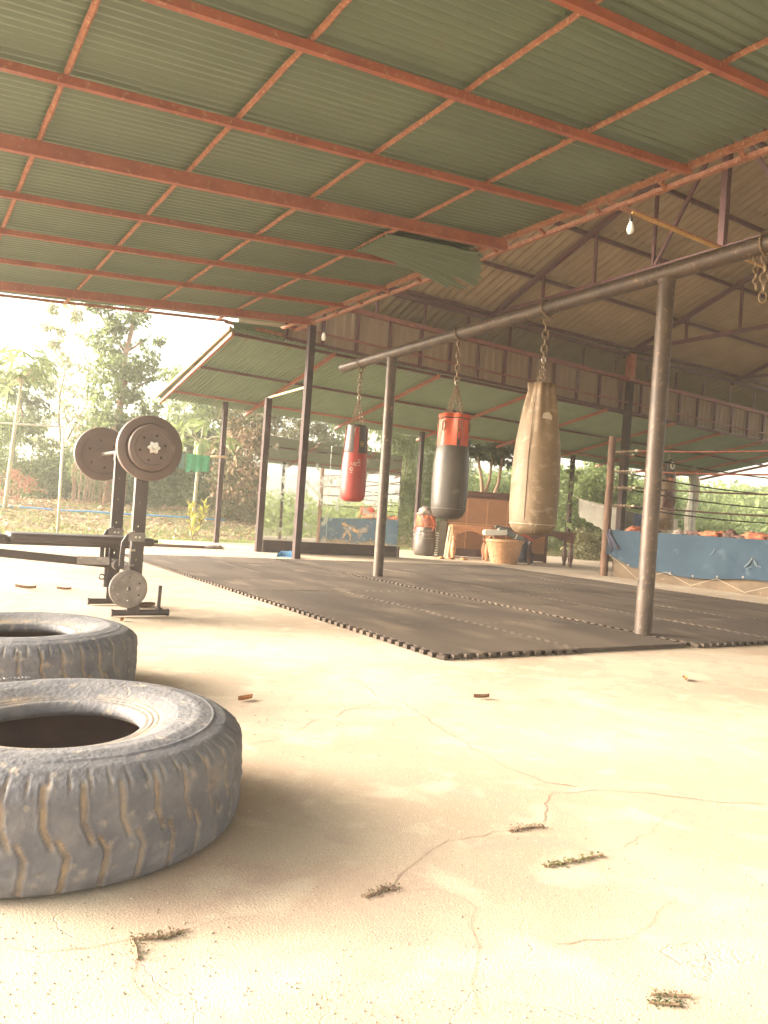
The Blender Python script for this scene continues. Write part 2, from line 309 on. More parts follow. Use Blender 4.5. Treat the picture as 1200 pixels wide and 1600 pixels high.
def link(name, me, parent=None, kind=None, label=None, loc=None, rot=None, scale=None):
    o = bpy.data.objects.new(name, me); col.objects.link(o)
    if parent is not None: o.parent = parent
    if kind: o['kind'] = kind
    if label: o['label'] = label
    if loc is not None: o.location = loc
    if rot is not None: o.rotation_euler = rot
    if scale is not None: o.scale = scale
    return o
def tag(o, label, cat, group=None):
    o['label'] = label; o['category'] = cat
    if group: o['group'] = group
    return o
def thing(name, label, cat, loc=(0, 0, 0), rz=0.0, group=None):
    o = bpy.data.objects.new(name, None); col.objects.link(o); o.location = loc; o.rotation_euler = (0, 0, rz)
    o.empty_display_size = 0.2
    return tag(o, label, cat, group)
def copy_tree(o, parent=None):
    c = o.copy(); col.objects.link(c)
    if parent is not None: c.parent = parent
    for ch in [x for x in list(bpy.data.objects) if x.parent == o]: copy_tree(ch, c)
    return c
def np_mesh(name, verts, faces_flat, nper, m, smooth=False):
    me = bpy.data.meshes.new(name); nv = len(verts); nf = len(faces_flat)//nper
    me.vertices.add(nv); me.vertices.foreach_set('co', np.asarray(verts, dtype=np.float32).ravel())
    me.loops.add(nf*nper); me.loops.foreach_set('vertex_index', np.asarray(faces_flat, dtype=np.int32))
    me.polygons.add(nf); me.polygons.foreach_set('loop_start', np.arange(0, nf*nper, nper, dtype=np.int32))
    try: me.polygons.foreach_set('loop_total', np.full(nf, nper, dtype=np.int32))
    except Exception: pass
    me.update(calc_edges=True); me.materials.append(M[m])
    if smooth: me.polygons.foreach_set('use_smooth', [True]*nf)
    return me
def leaves_mesh(name, pts, size, m, aspect=0.45, droop=0.5, var=0.4, flat=0.0):
    """one pointed, folded leaf (two triangles) at each point"""
    pts = np.asarray(pts, dtype=float); n = len(pts)
    d = rng.normal(size=(n, 3)); d[:, 2] = d[:, 2]*(1-flat) - droop; d /= np.linalg.norm(d, axis=1)[:, None]
    u = np.cross(d, rng.normal(size=(n, 3))); u /= (np.linalg.norm(u, axis=1)[:, None]+1e-9)
    w = np.cross(u, d); L = size*(1+var*rng.uniform(-1, 1, n))[:, None]
    base = pts; tip = pts + d*L; mid = pts + d*L*0.45 + w*L*0.08
    a = mid + u*L*aspect/2; b = mid - u*L*aspect/2
    v = np.stack([base, a, tip, b], axis=1).reshape(-1, 3)
    i = np.arange(n)*4
    f = np.stack([i, i+1, i+2, i, i+2, i+3], axis=1).ravel()
    return np_mesh(name, v, f, 3, m)
def blob_points(blobs, n):
    """points inside a set of ellipsoids (cx,cy,cz,rx,ry,rz,weight), clumped in small sprays"""
    out = []; W = sum(b[6] for b in blobs)
    for b in blobs:
        k = int(n*b[6]/W); nc = max(3, k//28)
        q = rng.normal(size=(nc, 3)); q /= np.linalg.norm(q, axis=1)[:, None]; q *= (rng.uniform(0.25, 1, nc)**0.45)[:, None]
        ce = q*np.array([b[3], b[4], b[5]]) + np.array([b[0], b[1], b[2]])
        idx = rng.integers(0, nc, k)
        sp = rng.normal(size=(k, 3))*np.array([1, 1, 0.7])*0.13*min(b[3], b[5])**0.6
        out.append(ce[idx] + sp)
    return np.concatenate(out)
def lump(c, s, amp=0.35, sc=3.0, seed=0, sub=2, flatz=None):
    import bmesh
    bm = bmesh.new(); bmesh.ops.create_icosphere(bm, subdivisions=sub, radius=1.0)
    vs = []
    for v in bm.verts:
        k = 1+amp*mnoise.noise(v.co*sc+Vector((seed, seed*1.7, 0)))*1.6
        p = v.co*k; p = Vector((p.x*s[0], p.y*s[1], max(p.z, -0.72)*s[2]))
        vs.append(Vector(c)+p)
    fs = [tuple(v.index for v in f.verts) for f in bm.faces]; bm.free()
    return vs, fs
def chain_mb(mb, a, b, L=0.03, w=0.018, r=0.003, seg=8, ms=4):
    a, b = Vector(a), Vector(b); d = b-a; n = max(1, int(round(d.length/(L*0.78)))); dn = d.normalized()
    u = dn.orthogonal().normalized(); vv = dn.cross(u)
    for i in range(n):
        c = a + d*((i+0.5)/n); x = u if i % 2 else vv
        pts = [c + dn*math.cos(t*2*math.pi/seg)*L/2 + x*math.sin(t*2*math.pi/seg)*w/2 for t in range(seg)]
        mb.tube(pts, r, ms, closed=True)

# ================================================================== SETTING
def terr(x, y):
    t = min(1, max(0, (y-16.0)/6.0)); t = t*t*(3-2*t)
    h = -0.10 + 0.62*t
    if x > 18: 
        s = min(1, (x-18)/14); h += 1.1*s*s
    if y > 26: h += (min(y, 120)-26)*0.02
    if y > 12.4 or x > 23: h += 0.05*mnoise.noise(Vector((x*0.5, y*0.5, 0)))+0.03*mnoise.noise(Vector((x*1.9, y*1.9, 3)))
    return h
xs = [-160, -90, -50, -30, -20] + [(-16+i*0.8) for i in range(75)] + [48, 56, 70, 100, 160, 240]
ys = [-160, -80, -40, -20, -12] + [(-8+i*0.8) for i in range(60)] + [42, 48, 60, 80, 120, 200, 300]
vs = [(x, y, terr(x, y)) for y in ys for x in xs]; nx = len(xs)
fs = [(j*nx+i, j*nx+i+1, (j+1)*nx+i+1, (j+1)*nx+i) for j in range(len(ys)-1) for i in range(nx-1)]
MB().add(vs, fs).build('ground', 'soil', kind='structure', smooth=True)
MB().prism([(-9, -7), (22.3, -7), (22.3, 14.72), (4.25, 14.72), (4.25, 12.62), (-9, 12.62)], -0.2, 0.0, 'XY').build('concrete_floor', 'concrete', kind='structure')

# cracks: thin ribbons of dirt lying in the concrete
def ribbon(mb, path, w0):
    pts = []
    for (a, b) in zip(path[:-1], path[1:]):
        n = max(2, int(math.dist(a, b)/0.03))
        for k in range(n):
            t = k/n; pts.append(Vector((a[0]+(b[0]-a[0])*t, a[1]+(b[1]-a[1])*t, 0)))
    pts.append(Vector((*path[-1], 0)))
    vs = []; s0 = rnd.uniform(0, 90)
    for i, p in enumerate(pts):
        d = (pts[min(i+1, len(pts)-1)]-pts[max(i-1, 0)]).normalized(); nrm = Vector((-d.y, d.x, 0))
        j = nrm*(mnoise.noise(Vector((i*0.35, s0, 0)))*0.022 + mnoise.noise(Vector((i*0.9, s0, 7)))*0.012)
        w = w0*0.75*(0.35+1.1*abs(mnoise.noise(Vector((i*0.3, s0, 3)))))*(0.2 if i in (0, len(pts)-1) else 1)
        q = p + j; vs += [q+nrm*w/2+V(0, 0, 0.0015), q-nrm*w/2+V(0, 0, 0.0015)]
    mb.add(vs, [(2*i, 2*i+1, 2*i+3, 2*i+2) for i in range(len(pts)-1)])
cr = MB()
def G(x, y):   # ground point seen at photo pixel, used only while laying out the cracks
    d = F + R2*((x-600)/f_px) + U2*((800-y)/f_px); t = -CAMZ/d.z; return (d.x*t, d.y*t)
for w, pp in [(0.008, [(560, 1062), (592, 1090), (630, 1098), (672, 1128), (690, 1140), (735, 1165), (790, 1200), (850, 1222), (905, 1230)]),
              (0.004, [(592, 1095), (520, 1118), (440, 1150), (380, 1170), (300, 1165)]), (0.003, [(640, 1104), (760, 1100), (880, 1090), (1010, 1088)]),
              (0.005, [(842, 1286), (846, 1255), (862, 1238), (930, 1234), (1010, 1240), (1100, 1252), (1200, 1258)]),
              (0.004, [(842, 1290), (790, 1298), (700, 1315), (640, 1345), (622, 1375), (615, 1395)]), (0.003, [(620, 1392), (690, 1390), (740, 1420), (748, 1480), (735, 1540), (760, 1600)]),
              (0.003, [(940, 1340), (1020, 1300), (1052, 1262)]), (0.003, [(0, 1478), (60, 1490), (140, 1484), (212, 1470), (330, 1440), (430, 1432)]),
              (0.003, [(860, 1475), (940, 1468), (1000, 1455), (1060, 1400)]), (0.003, [(500, 1062), (430, 1066), (400, 1070)]), (0.003, [(880, 1090), (1010, 1062), (1120, 1055), (1200, 1035)]),
              (0.003, [(218, 1475), (214, 1530), (250, 1600)])]:
    ribbon(cr, [G(*p) for p in pp], w)
cr.build('floor_cracks', 'crack', kind='stuff')

# ================================================================== ROOF SHEET MESHES
def corr_sheet(name, L, W, pitch, amp, m, seg=6, th=0.0025, trap=False, waves=0.0, seed=0, nl=1):
    """corrugations run along X (length L); width W along Y; origin at one corner, middle of the sheet thickness"""
    nrow = int(round(W/pitch*seg))+1; vs = []
    for s in (0, 1):
        for i in range(nl+1):
            for j in range(nrow):
                y = j*W/(nrow-1); ph = 2*math.pi*y/pitch; z = amp*math.sin(ph)
                if trap: z = amp*max(-1, min(1, 1.9*math.sin(ph)))
                z += waves*mnoise.noise(Vector((i*0.8+seed, y*1.3, seed)))
                vs.append((L*i/nl, y, z + (th if s else 0)))
    n1 = (nl+1)*nrow; fs = []
    for i in range(nl):
        for j in range(nrow-1):
            a = i*nrow+j; fs.append((a, a+1, a+1+nrow, a+nrow)); fs.append((a+n1, a+n1+nrow, a+n1+nrow+1, a+n1+1))
    for j in range(nrow-1):
        fs += [(j, n1+j, n1+j+1, j+1), (nl*nrow+j, nl*nrow+j+1, n1+nl*nrow+j+1, n1+nl*nrow+j)]
    for i in range(nl):
        fs += [(i*nrow, (i+1)*nrow, n1+(i+1)*nrow, n1+i*nrow), (i*nrow+nrow-1, n1+i*nrow+nrow-1, n1+(i+1)*nrow+nrow-1, (i+1)*nrow+nrow-1)]
    me = bpy.data.meshes.new(name); me.from_pydata(vs, [], fs); me.update(); me.materials.append(M[m])
    me.polygons.foreach_set('use_smooth', [True]*len(me.polygons))
    try: me.set_sharp_from_angle(angle=R(24))
    except Exception: pass
    return me

# ================================================================== FRONT LEAN-TO (green roof over the camera)
EX, EY, EZ, SL = 5.017, 10.464, 3.653, R(4.96)
ex = Vector((math.cos(SL), 0, math.sin(SL)))
def rp(s, y, h=0.0):      # s = distance down the slope from the high edge, h = height over member centres
    return Vector((EX, y, EZ)) - ex*s + Vector((-math.sin(SL), 0, math.cos(SL)))*h
fl = thing('green_lean_to', 'green corrugated lean-to roof on rusty red rafters, sloping over the bare concrete and the tyres', 'roof', (5.2, 10.7, 0))
O = fl.location
def fb(): return MB(O)
beamY = [2.871, 3.925, 5.012, 6.062, 7.221, 8.298, 9.386, 10.464]
beamY = [-3.6, -2.5, -1.45, -0.38, 0.68, 1.75] + beamY
SMAX = 6.0
for k, y in enumerate(beamY):
    thick = y in (6.062, 10.464, 1.75, -2.5)
    mid = y in (5.012, 3.925, 2.871)
    h, w = (0.105, 0.05) if thick else (0.052, 0.042)
    end = -0.02 if y > 5.5 else -0.03
    if y == 7.221: end = 0.55
    a, b = rp(SMAX, y, -0.045-h/2), rp(end, y, -0.045-h/2)
    o = fb().bar(a, b, w, h).build('rafter', 'red_steel', fl)
    if mid: fb().bar(rp(SMAX, y+0.028, -0.06), rp(0.0, y+0.028, -0.06), 0.008, 0.05).build('rafter_flange', 'rusty_steel', fl)
for i in range(1, 6):
    s = i*1.083
    mb = fb(); pts = []
    y0, y1 = -3.9, (11.42 if i != 9 else 11)
    n = 90
    for k in range(n+1):
        y = y0+(y1-y0)*k/n; pts.append(rp(s+0.006*mnoise.noise(Vector((k*0.9, i, 0))), y, -0.022+0.005*mnoise.noise(Vector((k*1.3, i, 5)))))
    mb.tube(pts, [0.019*(1+0.16*mnoise.noise(Vector((k*2.1, i, 9)))) for k in range(n+1)], 6)
    mb.build('purlin', 'rusty_steel' if i < 5 else 'red_steel', fl)
# rough welding lumps along two of the purlins
for s, y0, y1 in ((1.083, 6.2, 7.0), (1.083, 3.7, 4.5)):
    mb = fb()
    for k in range(9):
        y = y0+(y1-y0)*k/8+rnd.uniform(-.03, .03); p = rp(s-0.02, y, 0.0)
        mb.add(*lump(p, (0.025, 0.035, 0.018), 0.5, 2.2, k, 1))
    mb.build('rust_flakes', 'rusty_steel', fl, kind='stuff')
# high edge: pair of rusty channels along the building
for nm, dx, dz, r in (('edge_beam', 0.0, -0.045, 0.043), ('edge_beam', 0.17, -0.06, 0.038)):
    mb = fb(); n = 110; ya, yb = -3.9, 11.45
    pr = []
    for k in range(n+1):
        y = ya+(yb-ya)*k/n
        q = Vector((EX+dx, y, EZ+dz))
        q += Vector((0.007*mnoise.noise(Vector((k*1.1, dx*9, 0))), 0, 0.006*mnoise.noise(Vector((k*1.4, dx*9, 4)))))
        pr.append(q)
    vs = []; fs = []
    for k, q in enumerate(pr):
        w = r*(1+0.12*mnoise.noise(Vector((k*2.3, 1, dx*7))))
        vs += [q+V(-w/2, 0, -w/2), q+V(w/2, 0, -w/2), q+V(w/2, 0, w/2), q+V(-w/2, 0, w/2)]
    for k in range(n):
        for t in range(4): fs.append((k*4+t, k*4+(t+1) % 4, (k+1)*4+(t+1) % 4, (k+1)*4+t))
    mb.add(vs, fs).build(nm, 'rusty_steel', fl)
for k in range(22):
    y = -3.5+k*0.7; fb().bar(V(EX+0.02, y, EZ-0.05), V(EX+0.16, y+0.05, EZ-0.06), 0.03, 0.03).build('lacing_bar', 'rusty_steel', fl)
# sheets: corrugations run down the slope
gs = [corr_sheet('green_sheet', 3.95, 0.80, 0.0762, 0.0125, 'green_sheet', seg=8, trap=True, waves=0.010, seed=k, nl=6) for k in range(4)]
nsh = 20
rotm = (0, -SL, 0)
for r_, (s1, L) in enumerate(((0.0, 1), (2.25, 1))):
    for k in range(nsh):
        y = -3.85 + k*0.762
        lift = 0.012 + (0.003 if k % 2 else 0.0) + (0.006 if r_ == 0 else 0)
        p = rp(s1+3.88, y, lift+0.012)
        o = link('roof_sheet', gs[(k*7+r_) % 4], fl, loc=p-O, rot=(rnd.uniform(-.004, .004), -SL+rnd.uniform(-.0015, .0015), rnd.uniform(-.004, .004)))
# the torn sheet that sags at the edge
L, W = 1.3, 0.64; vs = []; nr, nc = 22, 92
for s_ in (0, 1):
    for i in range(nr+1):
        for j in range(nc+1):
            t = i/nr; w_ = j/nc; y = W*w_
            tip = -0.04+0.34*math.sin(min(1, w_*1.35)*math.pi*0.62)-0.75*max(0, w_-0.72)+0.09*mnoise.noise(Vector((j*0.30, 2, 0)))
            s0 = 1.12+(-tip-1.12)*t; q = max(0, (1.12-s0)/1.3)
            z = 0.0125*math.sin(2*math.pi*y/0.0762)+0.02*q*mnoise.noise(Vector((i*0.25, j*0.06, 0)))
            p = rp(s0, 6.50+y+0.18*q*(w_-0.5), -0.035+z+(0.0025 if s_ else 0)); p.z += -0.02-0.20*q**1.6*(0.25+w_)+0.05*q*math.sin(w_*7)
            vs.append(p)
n1 = (nr+1)*(nc+1); fs = []
for i in range(nr):
    for j in range(nc):
        if i > nr-6 and abs(j-58) < (i-nr+6)*0.7: continue
        if i > nr-3 and abs(j-22) < (i-nr+3)*1.5: continue
        a = i*(nc+1)+j; fs += [(a, a+1, a+nc+2, a+nc+1), (a+n1, a+n1+nc+1, a+n1+nc+2, a+n1+1)]
fb().add(vs, fs).build('roof_sheet', 'green_sheet', fl, smooth=True, label='torn green sheet sagging below the edge beam with a ragged end')
# second broken sheet end, draped over the next bay
# eave trim
fb().bar(rp(SMAX, 11.44, 0.0), rp(0.9, 11.44, -0.01), 0.03, 0.035).build('eave_trim', 'rusty_steel', fl)
fb().bar(rp(0.95, 11.42, -0.03), rp(0.0, 11.36, -0.16), 0.03, 0.05).build('eave_trim', 'rusty_steel', fl)
fb().prism([(4.2, 3.42), (5.06, 3.40), (5.06, 3.62), (4.2, 3.555)], 11.375, 11.39, 'XZ').build('fascia_board', 'green_sheet', fl)
# posts
for (x, y, zt) in ((5.19, 10.68, 3.56),):
    fb().box((x, y, zt/2), (0.10, 0.10, zt), 0.0).build('post', 'dark_post', fl)
for (x, y) in ((-0.85, 10.46), (-0.85, -2.5), (5.19, -2.5)):
    zt = EZ-(EX-x)*math.tan(SL)-0.2
    fb().box((x, y, zt/2), (0.10, 0.10, zt)).build('post', 'dark_post', fl)

# ================================================================== MAIN GYM BUILDING
gb = thing('gym_building', 'open-sided gym building with brown fibre cement gable roof on maroon steel trusses', 'building', (13.05, 6.53, 0))
GO = gb.location
def g(): return MB(GO)
YW, YR, YN, ZH, ZR = 11.30, 6.53, 1.76, 4.60, 6.40
TX = [5.32, 9.17, 13.05, 16.90, 20.78]
ks = (ZR-ZH)/(YW-YR)
def zr(y): return ZH + ks*(YW-y if y >= YR else y-YN)
members = []
def truss_members():
    t = []
    t.append(('bottom_chord', (YN, 4.65), (YW, 4.62), 0.07, 0.07))
    t.append(('top_chord', (YW+0.22, zr(YW+0.22)), (YR, ZR), 0.07, 0.08)); t.append(('top_chord', (YN-0.22, zr(YN-0.22)), (YR, ZR), 0.07, 0.08))
    for y in (9.96, 8.80, 7.66): 
        for yy in (y, 2*YR-y): t.append(('web', (yy, 4.66), (yy, zr(yy)-0.03), 0.045, 0.045))
    t.append(('king_post', (YR, 4.66), (YR, ZR-0.03), 0.09, 0.09))
    t.append(('web', (7.62, 4.68), (6.62, ZR-0.1), 0.045, 0.045)); t.append(('web', (2*YR-7.62, 4.68), (2*YR-6.62, ZR-0.1), 0.045, 0.045))
    return t
tmesh = []
for nm, a, b, w, h in truss_members():
    mb = MB(); mb.bar((0, a[0], a[1]), (0, b[0], b[1]), w, h, up=(0, -ks if 'top' in nm else 0, 1)); tmesh.append((nm, mb.mesh(nm, 'maroon_steel')))
for x in TX:
    tr = link('truss', None, gb, loc=Vector((x, 0, 0))-GO)
    for nm, me in tmesh: link(nm, me, tr)
# purlins along X
for y in (11.32, 10.2, 9.02, 7.83, 6.68):
    for yy in (y, 2*YR-y):
        z = zr(yy)+0.065
        g().bar((5.0, yy, z), (21.1, yy, z), 0.05, 0.06).build('purlin', 'maroon_steel', gb)
# girder over the back wall and clerestory panels
for (yw, sg) in ((YW, 1), (YN, -1)):
    g().bar((5.25, yw, 4.575), (21.0, yw, 4.475), 0.06, 0.07).build('girder_chord', 'maroon_steel', gb)
    g().bar((5.25, yw, 4.14), (21.0, yw, 3.86), 0.07, 0.075).build('girder_chord', 'mid_steel', gb)
    wb = MB(); wb.bar((0, 0, 0), (0, 0, 0.44), 0.04, 0.045, up=(0, 1, 0)); wm_ = wb.mesh('girder_web', 'maroon_steel')
    for k in range(16): 
        x = 5.7+k*0.985; link('girder_web', wm_, gb, loc=Vector((x, yw, 4.12-0.0178*(x-5.25)))-GO)
    # brown panels between studs
    ps = MB()
    npz = 12; pv = []
    for j in range(npz+1):
        x = 0.64*j/npz; yv = 0.006*math.sin(j*math.pi*2*4/npz)
        pv.append((x, yv))
    poly = pv + [(x, y+0.003) for x, y in reversed(pv)]
    ps.prism(poly, 0.0, 0.68, 'XY'); pm = ps.mesh('wall_panel', 'wall_panel')
    st = MB(); st.box((0, 0, 0.34), (0.045, 0.045, 0.68)); sm = st.mesh('stud', 'maroon_steel')
    for k in range(25):
        x = 5.05+k*0.645; zb = 3.47-0.0165*(x-5.05)
        link('wall_panel', pm, gb, loc=Vector((x+0.002, yw+sg*0.045, zb))-GO, rot=(0, 0, 0))
        link('stud', sm, gb, loc=Vector((x, yw-sg*0.005, zb))-GO)
    g().bar((5.05, yw-sg*0.045, 3.63), (21.1, yw-sg*0.045, 3.37), 0.025, 0.03).build('rail', 'mid_steel', gb)
    # top plate strip below panels, with scalloped light gaps
    g().bar((5.05, yw+sg*0.04, 3.455), (21.1, yw+sg*0.04, 3.19), 0.03, 0.05).build('bottom_plate', 'maroon_steel', gb)
# columns
cm1 = MB(); cm1.box((0, 0, 2.3), (0.13, 0.13, 4.56)); 
for (x, y) in ((13.05, YW), (20.78, YW), (5.32, YN), (13.05, YN), (20.78, YN)):
    if (x, y) == (5.32, YN): continue
    g().box((x, y, 1.98), (0.13, 0.13, 3.96)).build('column', 'dark_post', gb)
    g().box((x, y, 4.25), (0.15, 0.15, 0.58)).build('column_head', 'red_steel', gb)
# tie with yellow lath
g().bar((5.2, 6.5, 4.66), (9.17, 6.5, 4.63), 0.05, 0.05).build('tie_bar', 'rusty_steel', gb)
g().bar((7.30, 6.46, 4.615), (10.05, 6.46, 4.575), 0.03, 0.03).build('yellow_lath', 'yellow_lath', gb)
# fibre cement sheets: corrugations run down the slope (along Y)
fs_m = []
for k in range(4):
    me = corr_sheet('fibre_sheet', 1.42, 1.06, 0.177, 0.022, 'fibre', seg=8, th=0.007, nl=2, waves=0.006, seed=k+3)
    fs_m.append(me)
sa = math.atan(ks)
for side in (1, -1):
    rows = (6.15, 4.95, 3.70, 2.45, 1.22)   # distance from ridge of low end, measured in Y
    for ri, dlow in enumerate(rows):
        L = 1.42
        for k in range(17):
            x = 4.75+k*0.985
            if side == 1:
                y = YR+dlow; rot = Matrix.Rotation(-sa, 3, 'X') @ Matrix.Rotation(-math.pi/2, 3, 'Z')
                p = Vector((x, y, ZR+0.135-ks*dlow + (0.0 if k % 2 else 0.010) + (0.012*(ri-1))))
            else:
                y = YR-dlow; rot = Matrix.Rotation(sa, 3, 'X') @ Matrix.Rotation(math.pi/2, 3, 'Z')
                p = Vector((x+1.06, y, ZR+0.135-ks*dlow + (0.0 if k % 2 else 0.010) + (0.012*(ri-1))))
            o = link('roof_sheet', fs_m[(k*3+ri) % 4], gb, loc=p-GO)
            o.rotation_euler = (rot.to_euler()[0], rot.to_euler()[1], rot.to_euler()[2]+rnd.uniform(-.006, .006))
            if side == 1: o.rotation_euler = rot.to_euler()

for yy in (YR+6.12, YR-6.12): g().box((12.9, yy, 3.72), (16.3, 0.02, 0.94)).build('light_block_board', 'fibre', gb)  # added boards closing the overhang, to keep outside light off the roof underside
# ================================================================== BACK LEAN-TO (and its twin on the near side, seen in the mirror)
def leanto(sgn, y0, label, name):
    t = thing(name, label, 'roof', (5.3, y0, 0)); o_ = t.location
    def q(): return MB(o_)
    def P(x, d, h=0): 
        return Vector((x, y0+sgn*d, 3.40-0.0165*(x-5.05)*0.55-0.182*d+h))
    a = math.atan(0.182)
    for x in (4.18, 5.95, 8.1, 10.3, 12.45, 14.65, 16.4, 18.1, 19.6, 20.8):
        q().bar(P(x, 0.0, -0.05), P(x+0.05, 3.9, -0.05), 0.045, 0.055).build('rafter', 'red_steel', t)
    for d in (0.12, 1.75, 3.25):
        q().bar(P(4.2, d, 0.0), P(20.9, d, 0.0), 0.04, 0.045).build('purlin', 'red_steel' if d > 3 else 'maroon_steel', t)
    me = corr_sheet('lean_sheet', 3.98, 0.80, 0.0762, 0.011, 'green_sheet_dusty', seg=8, trap=True, nl=6, waves=0.01, seed=sgn+2)
    me2 = corr_sheet('lean_sheet', 3.98, 0.80, 0.0762, 0.011, 'green_sheet_dusty', seg=8, trap=True, nl=6, waves=0.01, seed=sgn+7)
    for k in range(22):
        x = 4.12+k*0.762
        if sgn > 0:
            rot = Matrix.Rotation(-a, 3, 'X') @ Matrix.Rotation(-math.pi/2, 3, 'Z'); p = P(x, 3.92, 0.045+(0.003 if k % 2 else 0))
        else:
            rot = Matrix.Rotation(a, 3, 'X') @ Matrix.Rotation(math.pi/2, 3, 'Z'); p = P(x+0.80, 3.92, 0.045+(0.003 if k % 2 else 0))
        link('roof_sheet', me if k % 3 else me2, t, loc=p-o_, rot=rot.to_euler())
    q().bar(P(4.13, 0.0, 0.03), P(4.13, 3.92, 0.03), 0.03, 0.05).build('verge_trim', 'pale_wood', t)
    for x, w, m in ((5.28, 0.085, 'dark_post'), (9.95, 0.085, 'dark_post'), (14.72, 0.09, 'dark_post'), (19.66, 0.10, 'grey_metal')):
        zt = P(x, 3.1, -0.1).z
        q().box((x, y0+sgn*3.1, zt/2-0.01), (w, w, zt+0.02)).build('post', m, t)
    return t
lt = leanto(1, 11.33, 'pale green corrugated lean-to roof at the back, sloping down towards the trees', 'back_lean_to')
leanto(-1, 1.73, 'green lean-to roof on the far side of the ring, seen only in the mirror', 'side_lean_to')

# ================================================================== MATS
TS = 1.0; NT = 12; AM = 0.021
def edge(t):   # tooth profile, period 1/NT
    u = (t*NT) % 1.0
    return AM if 0.27 < u < 0.73 else -AM
def tooth_line(n=NT):
    pts = []
    for k in range(n):
        for u, a in ((0.0, -1), (0.25, -1), (0.20, 1), (0.80, 1), (0.75, -1)):
            pts.append(((k+u)/n, a*AM))
    pts.append((1.0, -AM)); return pts
def tile_mesh(trim=''):
    tl = tooth_line(); e = 0.0025
    A = [(u, 0.0 if 'b' in trim else v) for u, v in tl]                    # bottom  (y = v)
    B = [(1+(0.0 if 'r' in trim else v), u) for u, v in tl]                # right
    C_ = [(u, 1+(0.0 if 't' in trim else v)) for u, v in reversed(tl)]     # top
    D = [(0.0 if 'l' in trim else v, u) for u, v in reversed(tl)]          # left
    poly = []
    for p in A[:-1]+B[:-1]+C_[:-1]+D[:-1]:
        q = (0.5+(p[0]-0.5)*(1-2*e), 0.5+(p[1]-0.5)*(1-2*e))
        if not poly or math.dist(q, poly[-1]) > 1e-5: poly.append(q)
    import bmesh
    bm = bmesh.new(); bv = [bm.verts.new((x, y, 0)) for x, y in poly]; f = bm.faces.new(bv)
    r = bmesh.ops.extrude_face_region(bm, geom=[f])
    for v in r['geom']:
        if isinstance(v, bmesh.types.BMVert): v.co.z = 0.024
    bmesh.ops.triangulate(bm, faces=[f for f in bm.faces if len(f.verts) > 4])
    bmesh.ops.recalc_face_normals(bm, faces=bm.faces)
    me = bpy.data.meshes.new('foam_tile'); bm.to_mesh(me); bm.free(); me.materials.append(M['rubber']); return me
tm, tmb = tile_mesh(), tile_mesh('b')
def mats(name, label, x0, y0, nx_, ny_, sx, sy, trims):
    t = thing(name, label, 'mat', (x0, y0, 0))
    for i in range(nx_):
        for j in range(ny_):
            link('foam_tile', tmb if (i, j) in trims else tm, t, loc=(i*sx, j*sy, 0.001+rnd.uniform(0, 0.003)), scale=(sx, sy, 1))
    return t
mats('exercise_mat', 'narrow dark foam mat with jigsaw edge lying nearest the weight bench', 2.515, 3.32, 2, 7, 1.025, 0.99, {(1, 0)})
mats('exercise_mat', 'wide dark foam mat with jigsaw edge between the bag posts and the ring', 4.64, 3.30, 4, 7, 1.0, 0.99, set())

# ================================================================== BAG RACK
br = thing('bag_rack', 'weathered steel pipe frame whose long crossbar carries the punching bags', 'rack', (4.62, 3.72, 0))
BO = br.location
def pipe_at(y): 
    t = (y-3.72)/(7.79-3.72); return Vector((4.615+(4.862-4.615)*t, y, 2.645+0.03*t))
MB(BO).tube([pipe_at(9.15), pipe_at(5), pipe_at(2), pipe_at(-0.6)], 0.062, 20, cap=True).build('crossbar', 'pipe', br, autos=True)
for y, (bx_, by_) in ((3.72, (4.612, 3.72)), (7.79, (4.87, 7.79)), (-0.35, (4.37, -0.35))):
    tp = pipe_at(y); MB(BO).tube([V(bx_, by_, 0), V(tp.x, tp.y, tp.z-0.055)], 0.060, 20).build('post', 'pipe', br, autos=True)
    MB(BO).tube([V(tp.x, tp.y, tp.z-0.085), V(tp.x, tp.y, tp.z-0.05)], 0.065, 20).build('weld_collar', 'pipe', br, autos=True)
MB(BO).lathe([(0.060, 0.0), (0.078, 0.0), (0.075, 0.008), (0.061, 0.012)], (4.612, 3.72, 0.004), 20, capb=False, capt=False).build('rust_foot', 'rusty_steel', br)

# ================================================================== PUNCHING BAGS
def hangers(root, O_, y, ztop_ring, zbag, rbag, big=6, n=4, mname='chain'):
    p = pipe_at(y); x = p.x
    mb = MB(O_)
    mb.tube([p+V(0.0, math.cos(a)*0.012+0.0, 0)+V(math.sin(a)*0.076, 0, math.cos(a)*0.076) for a in [k*math.pi/8 for k in range(16)]], 0.008, 6, closed=True)
    mb.build('pipe_loop', mname, root)
    mb = MB(O_); chain_mb(mb, p-V(0, 0, 0.07), V(x, y, ztop_ring), 0.085, 0.052, 0.0075, 10, 5); mb.build('big_chain', mname, root, smooth=True)
    mb = MB(O_); mb.tube([V(x+math.cos(a)*0.022, y, ztop_ring+math.sin(a)*0.03) for a in [k*math.pi/6 for k in range(12)]], 0.006, 5, closed=True); mb.build('swivel_ring', 'chrome', root, smooth=True)
    for k in range(n):
        a = k*2*math.pi/n+0.6
        mb = MB(O_); chain_mb(mb, V(x, y, ztop_ring-0.02), V(x+rbag*math.cos(a), y+rbag*math.sin(a), zbag), 0.040, 0.025, 0.0043, 8, 4)
        mb.build('thin_chain', mname, root)
    return x
